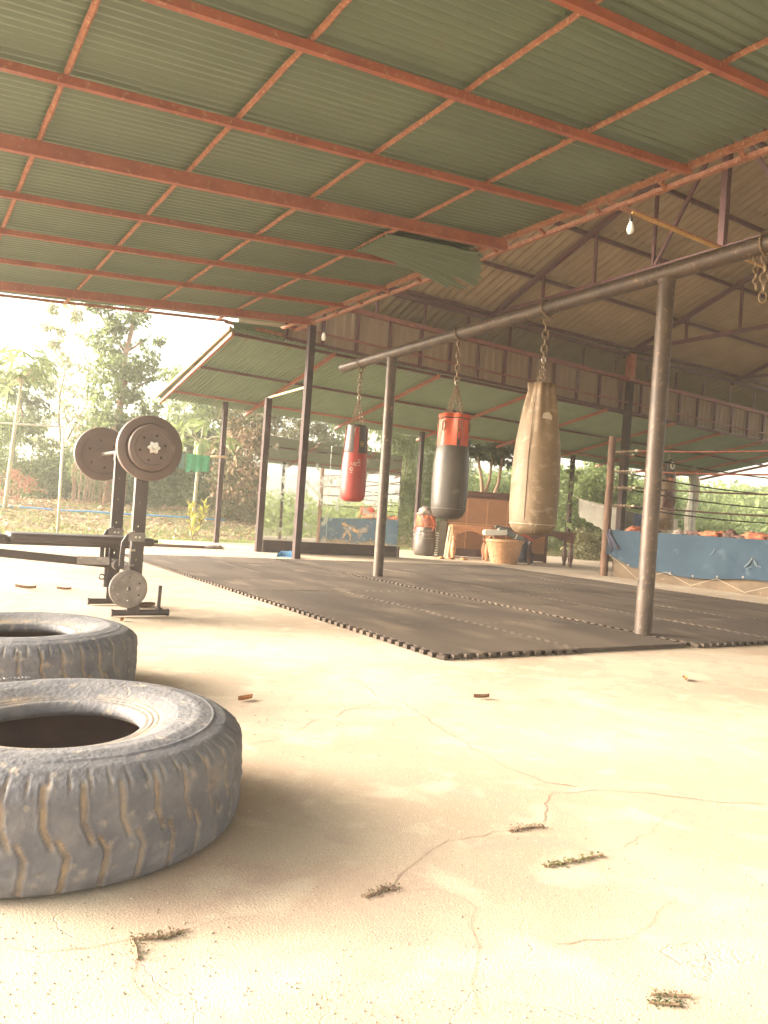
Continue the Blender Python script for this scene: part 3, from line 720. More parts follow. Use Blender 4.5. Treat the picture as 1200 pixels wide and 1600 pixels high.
def strap(mb, x, y, a, r0, r1, z0, z1, w, th=0.006):
    c_, s_ = math.cos(a), math.sin(a); tn = Vector((-s_, c_, 0)); nr_ = Vector((c_, s_, 0))
    pts = [Vector((x, y, z0))+nr_*r0, Vector((x, y, z1))+nr_*r1]
    vs = []
    for p in pts:
        vs += [p-tn*w/2, p+tn*w/2, p+tn*w/2+nr_*th, p-tn*w/2+nr_*th]
    mb.add(vs, [(0, 1, 2, 3), (7, 6, 5, 4), (0, 4, 5, 1), (1, 5, 6, 2), (2, 6, 7, 3), (3, 7, 4, 0)])
def toward_cam(x, y): return math.atan2(0-y, 0-x)
# 1 red
y = 8.60; x = pipe_at(y).x
t = thing('punching_bag', 'small bright red punching bag with black collar, leftmost of the hanging bags', 'punching bag', (x, y, 0.9), group='punching bags hanging from the crossbar')
O1 = t.location
hangers(t, O1, y, 2.23, 1.87, 0.10)
MB(O1).lathe([(0.02, 0.895), (0.10, 0.90), (0.140, 0.925), (0.158, 0.965), (0.164, 1.05), (0.165, 1.2), (0.160, 1.35), (0.150, 1.50), (0.147, 1.53)], (x, y, 0), 32, fn=lambda a, z: 1+0.012*mnoise.noise(Vector((math.cos(a)*2, math.sin(a)*2, z*5))), capt=False).build('body', 'red_vinyl', t, smooth=True)
MB(O1).lathe([(0.150, 1.515), (0.152, 1.52), (0.146, 1.60), (0.134, 1.75), (0.124, 1.86), (0.122, 1.875), (0.10, 1.872), (0.108, 1.8)], (x, y, 0), 32, capb=False, capt=False).build('collar', 'black_paint', t, smooth=True)
ca = toward_cam(x, y)
for k in range(4):
    mb = MB(O1); strap(mb, x, y, ca+0.05+k*math.pi/2, 0.150, 0.129, 1.50, 1.84, 0.062); sp = mb.build('strap', 'red_vinyl', t)
    mb = MB(O1); a = ca+0.05+k*math.pi/2; c0 = V(x+0.140*math.cos(a), y+0.140*math.sin(a), 1.80)
    tn = V(-math.sin(a), math.cos(a), 0)
    mb.tube([c0+tn*0.028*math.cos(b)+V(0, 0, 0.055*math.sin(b)-0.01) for b in [q*math.pi/6 for q in range(12)]], 0.005, 5, closed=True); mb.build('d_ring', 'chain', t, smooth=True)
# white print (worn flame-like mark) and label
def print_patch(mb, x, y, a0, r, polys, th=0.002):
    for poly in polys:
        vs = []
        for (u, z) in poly:
            a = a0+u/r; vs += [V(x+(r+th)*math.cos(a), y+(r+th)*math.sin(a), z)]
        c = sum(vs, V(0, 0, 0))/len(vs); n = len(vs)
        mb.add([c]+vs, [(0, i+1, (i+1) % n+1) for i in range(n)])
def stroke(pts, w):
    out = []; back = []
    for i, p in enumerate(pts):
        q0 = pts[max(i-1, 0)]; q1 = pts[min(i+1, len(pts)-1)]; dx, dz = q1[0]-q0[0], q1[1]-q0[1]; l_ = math.hypot(dx, dz) or 1
        ww = w*(0.5 if i in (0, len(pts)-1) else 1); nx_, nz_ = -dz/l_*ww/2, dx/l_*ww/2
        out.append((p[0]+nx_, p[1]+nz_)); back.append((p[0]-nx_, p[1]-nz_))
    return [[out[i], out[i+1], back[i+1], back[i]] for i in range(len(pts)-1)]
def sc(pts, ox, oz, s=1.0): return [(ox-u*s, oz+z*s) for u, z in pts]
polys = []
for p in [[(-.02, .05), (0.0, .02), (.03, .035), (.02, 0.0), (-.01, -.01)], [(0.03, -.02), (.045, .03), (.06, -.01), (.075, .03)], [(.04, -.05), (.07, -.035), (.085, -.06), (.06, -.08), (.04, -.06)],
          [(-.05, .0), (-.02, -.005)], [(-.045, .06), (-.01, .075)], [(.05, -.105), (.085, -.10)], [(-.05, .03), (-.03, .045), (-.03, .02)]]:
    polys += stroke(sc(p, 0.045, 1.36, 0.95), 0.011)
mb = MB(O1); print_patch(mb, x, y, ca-0.10, 0.163, polys, 0.0025); mb.build('print', 'white_print', t)
mb = MB(O1); print_patch(mb, x, y, ca+0.55, 0.1475, [[(-.022, 1.60), (.022, 1.60), (.022, 1.66), (-.022, 1.66)]], 0.003); lp = mb.build('label_patch', 'black_plastic', t)
pl = []
for rct in (((-.022, 1.60), (.022, 1.605)), ((-.022, 1.655), (.022, 1.66)), ((-.022, 1.60), (-.018, 1.66)), ((.018, 1.60), (.022, 1.66)), ((-.010, 1.615), (-.004, 1.645)), ((.003, 1.615), (.009, 1.645)), ((-.004, 1.628), (.003, 1.633))):
    (a, b), (c2, d) = rct; pl.append([(a, b), (c2, b), (c2, d), (a, d)])
mb = MB(); mb.o = O1; print_patch(mb, x, y, ca+0.55, 0.1475, pl, 0.006); mb.build('border', 'yellow_print', t)
# 2 black with orange sleeves
y = 6.37; x = pipe_at(y).x
t = thing('punching_bag', 'black leather punching bag with pleated orange top, middle of the three hanging bags', 'punching bag', (x, y, 0.76), group='punching bags hanging from the crossbar')
O1 = t.location; ca = toward_cam(x, y)
hangers(t, O1, y, 2.16, 1.82, 0.10, n=6)
MB(O1).lathe([(0.02, 0.755), (0.11, 0.765), (0.155, 0.80), (0.178, 0.85), (0.184, 0.92), (0.186, 1.1), (0.182, 1.3), (0.172, 1.44), (0.160, 1.50), (0.158, 1.505)], (x, y, 0), 36, fn=lambda a, z: 1+0.015*mnoise.noise(Vector((math.cos(a)*2, math.sin(a)*2, z*4+7))), capt=False).build('body', 'bag_black', t, smooth=True)
def pleat(a, z): return 1+(0.015+0.17*max(0, (z-1.5)/0.34))*math.sin(a*6)
MB(O1).lathe([(0.158, 1.495), (0.156, 1.56), (0.148, 1.65), (0.138, 1.75), (0.140, 1.83), (0.125, 1.835), (0.12, 1.78)], (x, y, 0), 84, fn=pleat, capb=False, capt=False).build('sleeve', 'orange_vinyl', t, smooth=True)
for k in range(6):
    a = ca+0.35+k*math.pi/3
    mb = MB(O1); strap(mb, x, y, a, 0.161, 0.146, 1.50, 1.79, 0.034, 0.005); s_ = mb.build('strap', 'black_paint', t)
    mb = MB(O1); c0 = V(x+0.162*math.cos(a), y+0.162*math.sin(a), 1.70); tn = V(-math.sin(a), math.cos(a), 0)
    mb.tube([c0+tn*0.022*math.cos(b)+V(0, 0, 0.05*math.sin(b)) for b in [q*math.pi/6 for q in range(12)]], 0.006, 5, closed=True); mb.build('carabiner', 'chain', t, smooth=True)
mb = MB(O1); mb.tube([V(x+0.146*math.cos(a)*pleat(a, 1.77), y+0.146*math.sin(a)*pleat(a, 1.77), 1.785) for a in [k*2*math.pi/60 for k in range(60)]], 0.006, 5, closed=True); mb.build('draw_cord', 'black_paint', t)
mb = MB(O1); mb.tube([V(x+(0.181)*math.cos(a), y+(0.181)*math.sin(a), 0.865) for a in [k*2*math.pi/40 for k in range(40)]], 0.0035, 5, closed=True); mb.build('piping', 'plate_grey', t, smooth=True)
mb = MB(O1); a = ca+0.55
mb.tube([V(x+r_*math.cos(a), y+r_*math.sin(a), z) for r_, z in ((0.184, .87), (0.187, 1.1), (0.183, 1.3), (0.173, 1.44), (0.160, 1.5))], 0.003, 5); mb.build('seam', 'black_plastic', t, smooth=True)
# 3 tan, large
y = 5.03; x = pipe_at(y).x
t = thing('punching_bag', 'big worn tan leather punching bag, largest and nearest of the hanging bags', 'punching bag', (x, y, 0.67), group='punching bags hanging from the crossbar')
O1 = t.location; ca = toward_cam(x, y)
hangers(t, O1, y, 2.20, 1.90, 0.07, n=5)
def tanf(a, z):
    k = 0.0 if z < 1.55 else (z-1.55)/0.45
    return 1+0.018*mnoise.noise(Vector((math.cos(a)*2.2, math.sin(a)*2.2, z*3)))+k*(0.15*math.sin(a*5+1)+0.09*math.sin(a*11+2))
MB(O1).lathe([(0.02, 0.665), (0.11, 0.675), (0.165, 0.70), (0.196, 0.745), (0.205, 0.80), (0.210, 0.95), (0.208, 1.15), (0.203, 1.35), (0.188, 1.5), (0.166, 1.65), (0.138, 1.80), (0.108, 1.92), (0.112, 1.99), (0.098, 1.985), (0.08, 1.9)], (x, y, 0), 72, fn=tanf, capt=False).build('body', 'bag_tan', t, smooth=True)
mb = MB(O1); mb.tube([V(x+(0.203)*math.cos(a), y+(0.203)*math.sin(a), 0.765) for a in [k*2*math.pi/48 for k in range(48)]], 0.004, 5, closed=True); mb.build('piping', 'cord', t, smooth=True)
for da in (-0.06, 0.14):
    mb = MB(O1); strap(mb, x, y, ca+da, 0.150, 0.203, 0.69, 0.765, 0.010, 0.006); mb.build('bottom_strap', 'cord', t)
mb = MB(O1); print_patch(mb, x, y, ca+0.35, 0.168, [[(-.04, 1.67), (.05, 1.66), (.045, 1.70), (.01, 1.725), (-.03, 1.715)]], 0.008); mb.build('torn_label', 'cord', t)
mb = MB(O1); a = ca-0.35
mb.tube([V(x+r_*math.cos(a), y+r_*math.sin(a), z) for r_, z in ((0.206, .80), (0.213, 0.95), (0.211, 1.15), (0.205, 1.35), (0.195, 1.5), (0.175, 1.65), (0.150, 1.8))], 0.003, 5); mb.build('seam', 'wood_post', t, smooth=True)
# bare chain at the right edge
y = 2.935; p = pipe_at(y)
t = thing('hanging_chain', 'bare rusty chain and hook hanging from the crossbar, with no bag', 'chain', (p.x, y, 2.27)); O1 = t.location
mb = MB(O1); mb.tube([p+V(math.sin(a)*0.074, 0, math.cos(a)*0.074) for a in [k*math.pi/8 for k in range(16)]], 0.007, 6, closed=True); mb.build('pipe_loop', 'chain', t)
mb = MB(O1); chain_mb(mb, p-V(0, 0.0, 0.06), V(p.x, y, 2.27), 0.075, 0.045, 0.007, 10, 5); mb.build('links', 'chain', t, smooth=True)
mb = MB(O1); chain_mb(mb, p-V(0, -0.07, 0.06), V(p.x, y+0.05, 2.36), 0.05, 0.03, 0.005, 8, 4); mb.build('short_links', 'chain', t, smooth=True)

# ================================================================== MIRROR
MX0, MY0, MX1, MY1 = 5.165, 12.09, 7.85, 11.94
md = Vector((MX1-MX0, MY1-MY0, 0)).normalized(); mn = Vector((md.y, -md.x, 0)); mang = math.atan2(md.y, md.x)
t = thing('wall_mirror', 'large dusty wall mirror in a dark plank frame standing at the back of the concrete', 'mirror', (MX0, MY0, 0))
O1 = t.location
MB(O1).box((MX0, MY0, 1.29), (0.10, 0.10, 2.58), mang).build('upright', 'dark_post', t)
ctr = Vector(((MX0+MX1)/2+0.03, (MY0+MY1)/2, 0)); wdt = (Vector((MX1, MY1, 0))-Vector((MX0, MY0, 0))).length
MB(O1).box(ctr+V(0, 0, 0.10), (wdt-0.10, 0.05, 0.20), mang).build('base_board', 'dark_post', t)
MB(O1).box(Vector((MX1, MY1, 0))+V(0, 0, 0.10)+md*0.02, (0.02, 0.06, 0.20), mang).build('end_board', 'dark_post', t)
tl_ = 0.012  # slight backward lean
def mp_(u, z, off=0.0): return Vector((MX0, MY0, 0)) + md*u + V(0, 0, z) - mn*((z-0.2)*tl_-off)
for (u0, u1, z1a, z1b) in ((0.055, 1.22, 1.965, 1.90), (1.228, wdt-0.02, 1.905, 1.87)):
    vs = [mp_(u0, 0.2, 0.012), mp_(u1, 0.2, 0.012), mp_(u1, z1b, 0.012), mp_(u0, z1a, 0.012), mp_(u0, 0.2), mp_(u1, 0.2), mp_(u1, z1b), mp_(u0, z1a)]
    MB(O1).add(vs, [(0, 1, 2, 3), (7, 6, 5, 4), (0, 4, 5, 1), (1, 5, 6, 2), (2, 6, 7, 3), (3, 7, 4, 0)]).build('mirror_pane', 'mirror', t)
MB(O1).bar(V(MX0, MY0, 2.585), V(5.17, 10.72, 2.62), 0.03, 0.03).build('top_lath', 'pale_wood', t)

# blue dustpan behind the post
t = thing('dustpan', 'light blue plastic dustpan lying on the floor at the foot of the dark post', 'dustpan', (5.20, 10.98, 0), R(-32)); O1 = V(0, 0, 0)
mb = MB(); w, d_, h = 0.17, 0.14, 0.085
mb.add([(-w, -d_, 0.003), (w, -d_, 0.003), (w*0.82, d_, 0.003), (-w*0.82, d_, 0.003), (-w, -d_, 0.007), (w, -d_, 0.007), (w*0.82, d_, 0.007), (-w*0.82, d_, 0.007)], [(0, 3, 2, 1), (4, 5, 6, 7), (0, 1, 5, 4), (2, 3, 7, 6)])
for sx in (-1, 1):
    mb.add([(sx*w, -d_, 0.003), (sx*w*0.82, d_, 0.003), (sx*w*0.78, d_, h), (sx*w*0.95, -d_*0.3, h*0.55), (sx*w*0.975, -d_, 0.003), (sx*w*0.80, d_, 0.003), (sx*w*0.76, d_, h), (sx*w*0.93, -d_*0.3, h*0.55)], [(0, 1, 2, 3), (7, 6, 5, 4), (3, 2, 6, 7)])
mb.add([(-w*0.82, d_, 0.003), (w*0.82, d_, 0.003), (w*0.78, d_, h), (-w*0.78, d_, h), (-w*0.82, d_-.006, 0.003), (w*0.82, d_-.006, 0.003), (w*0.78, d_-.006, h), (-w*0.78, d_-.006, h)], [(0, 1, 2, 3), (7, 6, 5, 4), (3, 2, 6, 7)])
mb.build('pan', 'blue_plastic', t)
MB().tube([(0, d_, h*0.8), (0.0, d_+0.06, h*0.95), (0.01, d_+0.13, h*0.9)], [0.016, 0.013, 0.011], 8).build('handle', 'blue_plastic', t, smooth=True)

# ================================================================== TYRES
def tyre(cx, cy, Ro, H, Ri, label, rz, seedv):
    t = thing('truck_tyre', label, 'tyre', (cx, cy, 0), rz, 'old truck tyres on the concrete')
    W = Ro-Ri
    prof = [(Ri, 0.050), (Ri+0.015, 0.022), (Ri+0.05, 0.010), (Ri+0.45*W, 0.002), (Ro-0.075, 0.002), (Ro-0.028, 0.004), (Ro-0.009, 0.012), (Ro-0.001, 0.035), (Ro, 0.09), (Ro, H/2), (Ro-0.001, H-0.085), (Ro-0.002, H-0.050),
            (Ro-0.010, H-0.032), (Ro-0.042, H-0.010), (Ro-0.080, H-0.001), (Ri+0.55*W, H+0.004), (Ri+0.35*W, H-0.004), (Ri+0.16*W, H-0.020), (Ri+0.06*W, H-0.026), (Ri+0.012, H-0.022), (Ri, H-0.032), (Ri-0.002, H-0.05), (Ri+0.012, H-0.062)]
    # resample the outer profile finely
    P = np.array(prof); seg = np.hypot(*(P[1:]-P[:-1]).T); cum = np.r_[0, np.cumsum(seg)]; NP = 230
    u = np.linspace(0, cum[-1], NP); pr = np.interp(u, cum, P[:, 0]); pz = np.interp(u, cum, P[:, 1])
    pr = np.convolve(np.pad(pr, 2, 'edge'), np.ones(5)/5, 'valid'); pz = np.convolve(np.pad(pz, 2, 'edge'), np.ones(5)/5, 'valid')
    SEG = 760; A = np.arange(SEG)*2*np.pi/SEG
    a, r = np.meshgrid(A, pr); _, z = np.meshgrid(A, pz)
    lr = np.random.default_rng(seedv)
    def fnoise(k, am):      # smooth periodic noise in angle and height
        o = np.zeros_like(a)
        for _ in range(14):
            m_ = lr.integers(1, k); q = lr.uniform(-1, 1)*k*1.6; o += np.sin(m_*a+q*z*3+lr.uniform(0, 6.28))
        return o*am/14**.5
    tread = np.clip((r-(Ro-0.030))/0.02, 0, 1)
    mud = np.zeros_like(a); dr = fnoise(6, 0.0012)+fnoise(60, 0.0007)*tread
    # chevron grooves
    N = 38; pitch_ = 2*np.pi/N
    warp = fnoise(12, 0.002)
    def seg_d(zz, zs, us):   # angular centre line of the groove at height z
        return np.interp(zz, zs, us)
    for (zs, us, z_lo, z_hi, off) in (((H-0.150, H-0.098, H-0.020), (0.060, 0.010, 0.0), H-0.148, H-0.022, 0.0), ((0.010, 0.080, 0.120), (0.006, 0.030, -0.016), 0.0, 0.118, 0.085)):
        c_ = seg_d(z, zs, us)+off+warp
        k = np.round((a-c_)/pitch_); dd = np.abs((a-c_)-k*pitch_)*Ro
        fade = np.clip((z-z_lo)/0.014, 0, 1)*np.clip((z_hi-z)/0.012, 0, 1)
        wear = np.clip(0.9+0.35*np.sin(k*2.39+seedv), 0.55, 1)
        gmask = np.clip((0.0062-dd)/0.0016, 0, 1)*fade*wear
        lip = np.exp(-((dd-0.0085)/0.003)**2)*fade*wear
        dr -= gmask*0.0085*tread; dr += lip*0.0016*tread; mud = np.maximum(mud, gmask*tread*0.75)
    # shoulder ribs
    sh = np.clip(1-np.abs(z-(H-0.030))/0.022, 0, 1)*np.clip((r-(Ro-0.075))/0.02, 0, 1)
    kk = np.abs(((a*72/(2*np.pi)) % 1)-0.5)
    notch = np.clip((0.10-kk)/0.06, 0, 1)*sh; dr -= notch*0.006; mud = np.maximum(mud, notch*0.55)
    # a torn, chunked patch
    for (ca_, cz_, ra_, rz_) in ((1.9+seedv, 0.06, .05, .035), (4.9+seedv*.3, H-.08, .06, .03), (5.9, .05, .04, .03), (0.4+seedv*.2, H-.06, .05, .03)):
        da = (a-ca_+np.pi) % (2*np.pi)-np.pi; w_ = np.exp(-(da/ra_)**2-((z-cz_)/rz_)**2); w_ = w_*tread; dr -= w_*0.007*(0.6+fnoise(60, 0.6)); mud = np.maximum(mud, w_*0.35)
    # circular sidewall ribs
    top = (z > H*0.6)
    dz = np.zeros_like(a)
    for f_, w_, h_ in ((0.10, .0022, .003), (0.155, .0018, .002), (0.36, .0014, .0012), (0.385, .0014, .0012), (0.41, .0014, .0012), (0.435, .0014, .0012), (0.46, .0014, .0012), (0.70, .002, .0022)):
        dz += np.exp(-((r-(Ri+f_*W))/w_)**2)*h_*top
    for q in range(22):    # radial hairline cracks and mould seams on the sidewall
        ca_ = lr.uniform(0, 6.28); da = (a-ca_-0.05*np.sin(r*70+q)+np.pi) % (2*np.pi)-np.pi
        w_ = np.exp(-(da*r/0.0016)**2)*np.clip(1-np.abs(r-(Ri+lr.uniform(.25, .6)*W))/(0.15*W), 0, 1)*top; dz -= w_*0.0022; mud = np.maximum(mud, w_*0.8)
    dust = np.clip((r-Ri)/(0.10*W), 0, 1); dust = np.exp(-((r-(Ri+0.13*W))/(0.09*W))**2)*top
    mud = np.maximum(mud, dust*np.clip(0.45+fnoise(7, 0.35), 0, 1))
    x = (r+dr)*np.cos(a); y = (r+dr)*np.sin(a); zz = z+dz+fnoise(5, 0.002)*top
    v = np.stack([x, y, zz], -1).reshape(-1, 3)
    i = np.arange(NP-1)[:, None]*SEG; j = np.arange(SEG)[None, :]; j2 = (j+1) % SEG
    f = np.stack([i+j, i+j2, i+SEG+j2, i+SEG+j], -1).reshape(-1)
    me = np_mesh('carcass', v, f, 4, 'tyre', True)
    at = me.attributes.new('mud', 'FLOAT', 'POINT'); at.data.foreach_set('value', np.clip(mud, 0, 1).astype(np.float32).ravel())
    link('carcass', me, t)
    mb = MB(); mb.lathe([(Ri+0.0, 0.045), (Ri+0.012, 0.06), (Ri+0.06, 0.055), (Ri+0.14, 0.055), (Ro-0.045, 0.075), (Ro-0.035, H/2), (Ro-0.045, H-0.075), (Ri+0.14, H-0.055), (Ri+0.06, H-0.06), (Ri+0.010, H-0.060)], (0, 0, 0), 120, capb=False, capt=False)
    mb.build('inner_liner', 'tyre_inside', t, smooth=True)
    return t
t1 = tyre(0.348, 1.925, 0.432, 0.240, 0.190, 'nearest old truck tyre lying flat, worn tread caked with dry mud', 0.2, 1)
t2 = tyre(0.437, 3.26, 0.432, 0.235, 0.185, 'second old truck tyre lying flat, just behind the nearest one', 1.1, 5)
# moulded lettering on the far part of the sidewalls
def lettering(t, H, Ro, Ri, text, a0, rtext, size):
    cu = bpy.data.curves.new('letters', 'FONT'); cu.body = text; cu.size = size; cu.extrude = 0.0012; cu.align_x = 'CENTER'; cu.resolution_u = 2
    o = bpy.data.objects.new('letters', cu); col.objects.link(o); dg = bpy.context.evaluated_depsgraph_get()
    me = bpy.data.meshes.new_from_object(o.evaluated_get(dg)); bpy.data.objects.remove(o)
    for v in me.vertices:
        a = a0 - v.co.x/rtext; r_ = rtext + v.co.y
        v.co = Vector((r_*math.cos(a), r_*math.sin(a), H+0.003+v.co.z))
    me.materials.clear(); me.materials.append(M['tyre']); link('sidewall_lettering', me, t)
aw = math.atan2(0.48, -0.03)
lettering(t1, 0.240, 0.432, 0.190, 'U-206', R(98)-0.2, 0.355, 0.032)
lettering(t1, 0.240, 0.432, 0.190, 'JPS', R(124)-0.2, 0.355, 0.032)

# ================================================================== WEIGHT BENCH AND BARBELL
wb_ = thing('weight_bench', 'black steel weight bench with rack uprights and a narrow padded seat', 'weight bench', (1.30, 5.27, 0)); O1 = wb_.location
def holed_plate(mb, cx, cy, z0, z1, w, holes, r, sy):
    """plate facing Y with round holes"""
    zs = [z0]; cells = []
    hs_ = sorted(holes); prev = z0
    for h in hs_:
        a, b = h-w/2, h+w/2
        if a > prev+1e-4: cells.append((prev, a, None))
        cells.append((a, b, h)); prev = b
    if prev < z1: cells.append((prev, z1, None))
    for a, b, h in cells:
        if h is None:
            mb.add([(cx-w/2, cy, a), (cx+w/2, cy, a), (cx+w/2, cy, b), (cx-w/2, cy, b)], [(0, 1, 2, 3)])
        else:
            n = 16; oc = []; ic = []
            for k in range(n):
                t_ = 2*math.pi*k/n; c_, s_ = math.cos(t_), math.sin(t_); m_ = max(abs(c_), abs(s_))
                oc.append((cx+c_/m_*w/2, cy, h+s_/m_*w/2)); ic.append((cx+c_*r, cy, h+s_*r))
            mb.add(oc+ic, [(k, (k+1) % n, n+(k+1) % n, n+k) for k in range(n)])
def upright(cx, cy, ztop, holes, sc_=1):
    mb = MB(O1); w, d_ = 0.078, 0.045
    for yy in (cy-d_/2, cy+d_/2): holed_plate(mb, cx, yy, 0.03, ztop, w, holes, 0.0095, 1)
    for xx in (cx-w/2, cx+w/2): mb.add([(xx, cy-d_/2, 0.03), (xx, cy+d_/2, 0.03), (xx, cy+d_/2, ztop), (xx, cy-d_/2, ztop)], [(0, 1, 2, 3)])
    mb.add([(cx-w/2, cy-d_/2, ztop), (cx+w/2, cy-d_/2, ztop), (cx+w/2, cy+d_/2, ztop), (cx-w/2, cy+d_/2, ztop)], [(0, 1, 2, 3)])
    return mb.build('upright', 'black_paint', wb_)
upright(1.305, 4.985, 1.03, (0.363, 0.574, 0.721, 0.86))
upright(1.300, 5.545, 1.03, (0.363, 0.574, 0.735, 0.88))
for cy, x0, x1 in ((4.985, 1.18, 1.53), (5.545, 1.15, 1.50)):
    MB(O1).tube([V(x0, cy-0.0, 0.026), V(x1, cy, 0.026)], 0.020, 12).build('foot_bar', 'black_paint', wb_, autos=True)
    for xx in (x0, x1): MB(O1).tube([V(xx-0.006, cy, 0.026), V(xx+0.006, cy, 0.026)], 0.024, 12).build('foot_cap', 'vinyl', wb_, autos=True)
MB(O1).tube([V(1.468, 4.985, 0.04), V(1.472, 4.985, 0.20)], 0.0125, 12).build('plate_peg', 'black_paint', wb_, autos=True)
MB(O1).tube([V(1.468, 4.985, 0.042), V(1.468, 4.985, 0.056)], 0.026, 12).build('peg_collar', 'black_paint', wb_, autos=True)
MB(O1).tube([V(1.47, 5.545, 0.04), V(1.472, 5.545, 0.17)], 0.0125, 12).build('plate_peg', 'black_paint', wb_, autos=True)
for cy in (4.985, 5.545):   # bar cradles
    for sx in (-0.042, 0.042): MB(O1).box((1.305+sx, cy, 1.035), (0.012, 0.05, 0.07)).build('bar_cradle', 'black_paint', wb_)
# cross members
MB(O1).bar((1.30, 5.0, 0.30), (1.30, 5.53, 0.30), 0.04, 0.05).build('cross_member', 'black_paint', wb_)
MB(O1).bar((1.30, 5.0, 0.10), (1.30, 5.53, 0.10), 0.04, 0.04).build('cross_member', 'black_paint', wb_)
def pad(x0, x1, y0, y1, z0, z1, r=0.022):
    mb = MB(O1); prof = []
    n = 5
    def ring_(x, sh):
        pts = []
        for (cy_, cz, a0) in ((y1-r-sh, z1-r-sh*0.6, 0), (y0+r+sh, z1-r-sh*0.6, 90), (y0+r+sh, z0+r*0.5+sh*0.6, 180), (y1-r-sh, z0+r*0.5+sh*0.6, 270)):
            for k in range(n+1):
                a = R(a0+90*k/n); pts.append(V(x, cy_+r*math.cos(a), cz+(r if a0 < 180 else r*0.5)*math.sin(a)))
        return pts
    xs_ = [x0, x0+0.004, x0+0.014, x0+0.03, x1-0.03, x1-0.014, x1-0.004, x1]; sh_ = [0.018, 0.009, 0.002, 0, 0, 0.002, 0.009, 0.018]
    vs = []
    for x_, s_ in zip(xs_, sh_): vs += ring_(x_, s_)
    m_ = 4*(n+1); fs = [(i*m_+k, i*m_+(k+1) % m_, (i+1)*m_+(k+1) % m_, (i+1)*m_+k) for i in range(len(xs_)-1) for k in range(m_)]
    fs += [tuple(range(m_))[::-1], tuple((len(xs_)-1)*m_+k for k in range(m_))]
    return mb.add(vs, fs)
pad(0.585, 1.46, 5.13, 5.40, 0.437, 0.492).build('back_pad', 'vinyl', wb_, autos=True)
pad(0.10, 0.575, 5.12, 5.41, 0.425, 0.480).build('seat_pad', 'vinyl', wb_, autos=True)
MB(O1).box((0.78, 5.265, 0.428), (1.2, 0.22, 0.016)).build('pad_board', 'black_paint', wb_)
MB(O1).box((1.485, 5.265, 0.468), (0.05, 0.07, 0.02)).build('pad_bracket', 'black_paint', wb_)
MB(O1).bar((0.0, 5.265, 0.405), (1.30, 5.265, 0.300), 0.045, 0.05).build('bench_rail', 'black_paint', wb_)
MB(O1).bar((0.05, 5.265, 0.02), (0.05, 5.265, 0.42), 0.045, 0.05).build('front_leg', 'black_paint', wb_)
MB(O1).tube([V(0.05, 5.07, 0.022), V(0.05, 5.46, 0.022)], 0.02, 12).build('foot_bar', 'black_paint', wb_, autos=True)
MB(O1).bar((1.0, 5.23, 0.33), (1.17, 5.10, 0.34), 0.012, 0.05).build('hinge_plate', 'plate_grey', wb_)
# curved arms with handles on the left side of each upright
for cy in (4.955, 5.51):
    mb = MB(O1)
    path = [V(1.335, cy-0.02, 0.505), V(1.27, cy-0.02, 0.530), V(1.235, cy-0.02, 0.515), V(1.21, cy-0.02, 0.47), V(1.205, cy-0.02, 0.40), V(1.205, cy-0.02, 0.33)]
    for a_, b_ in zip(path[:-1], path[1:]): mb.bar(a_, b_+(b_-a_)*0.08, 0.028, 0.02, up=(0, 1, 0))
    mb.build('swing_arm', 'black_paint', wb_)
    MB(O1).box((1.285, cy-0.022, 0.508), (0.10, 0.022, 0.055)).build('arm_clamp', 'plate_grey', wb_)
    for dx in (-0.012, 0.012):
        MB(O1).tube([V(1.29+dx, cy-0.036, 0.508), V(1.29+dx, cy-0.03, 0.508)], 0.007, 8).build('bolt', 'chrome', wb_)
MB(O1).tube([V(1.24, 5.50, 0.43), V(1.242, 5.50, 0.13)], 0.014, 10).build('arm_rod', 'black_paint', wb_, autos=True)
MB(O1).tube([V(1.215+0.018*math.cos(a), 5.49, 0.20+0.018*math.sin(a)) for a in [k*math.pi/6 for k in range(12)]], 0.005, 6, closed=True).build('pull_ring', 'black_paint', wb_)
for z in (0.425, 0.33):
    MB(O1).tube([V(1.255, 4.945, z), V(1.285, 4.945, z)], 0.008, 8).build('bolt', 'chrome', wb_)
MB(O1).tube([V(1.195, 4.97, 0.325), V(1.195, 5.03, 0.325)], 0.030, 9).build('knob', 'vinyl', wb_)
MB(O1).tube([V(1.245, 4.93, 0.185), V(1.245, 5.0, 0.185)], 0.012, 10).build('plate_pin', 'chrome', wb_)

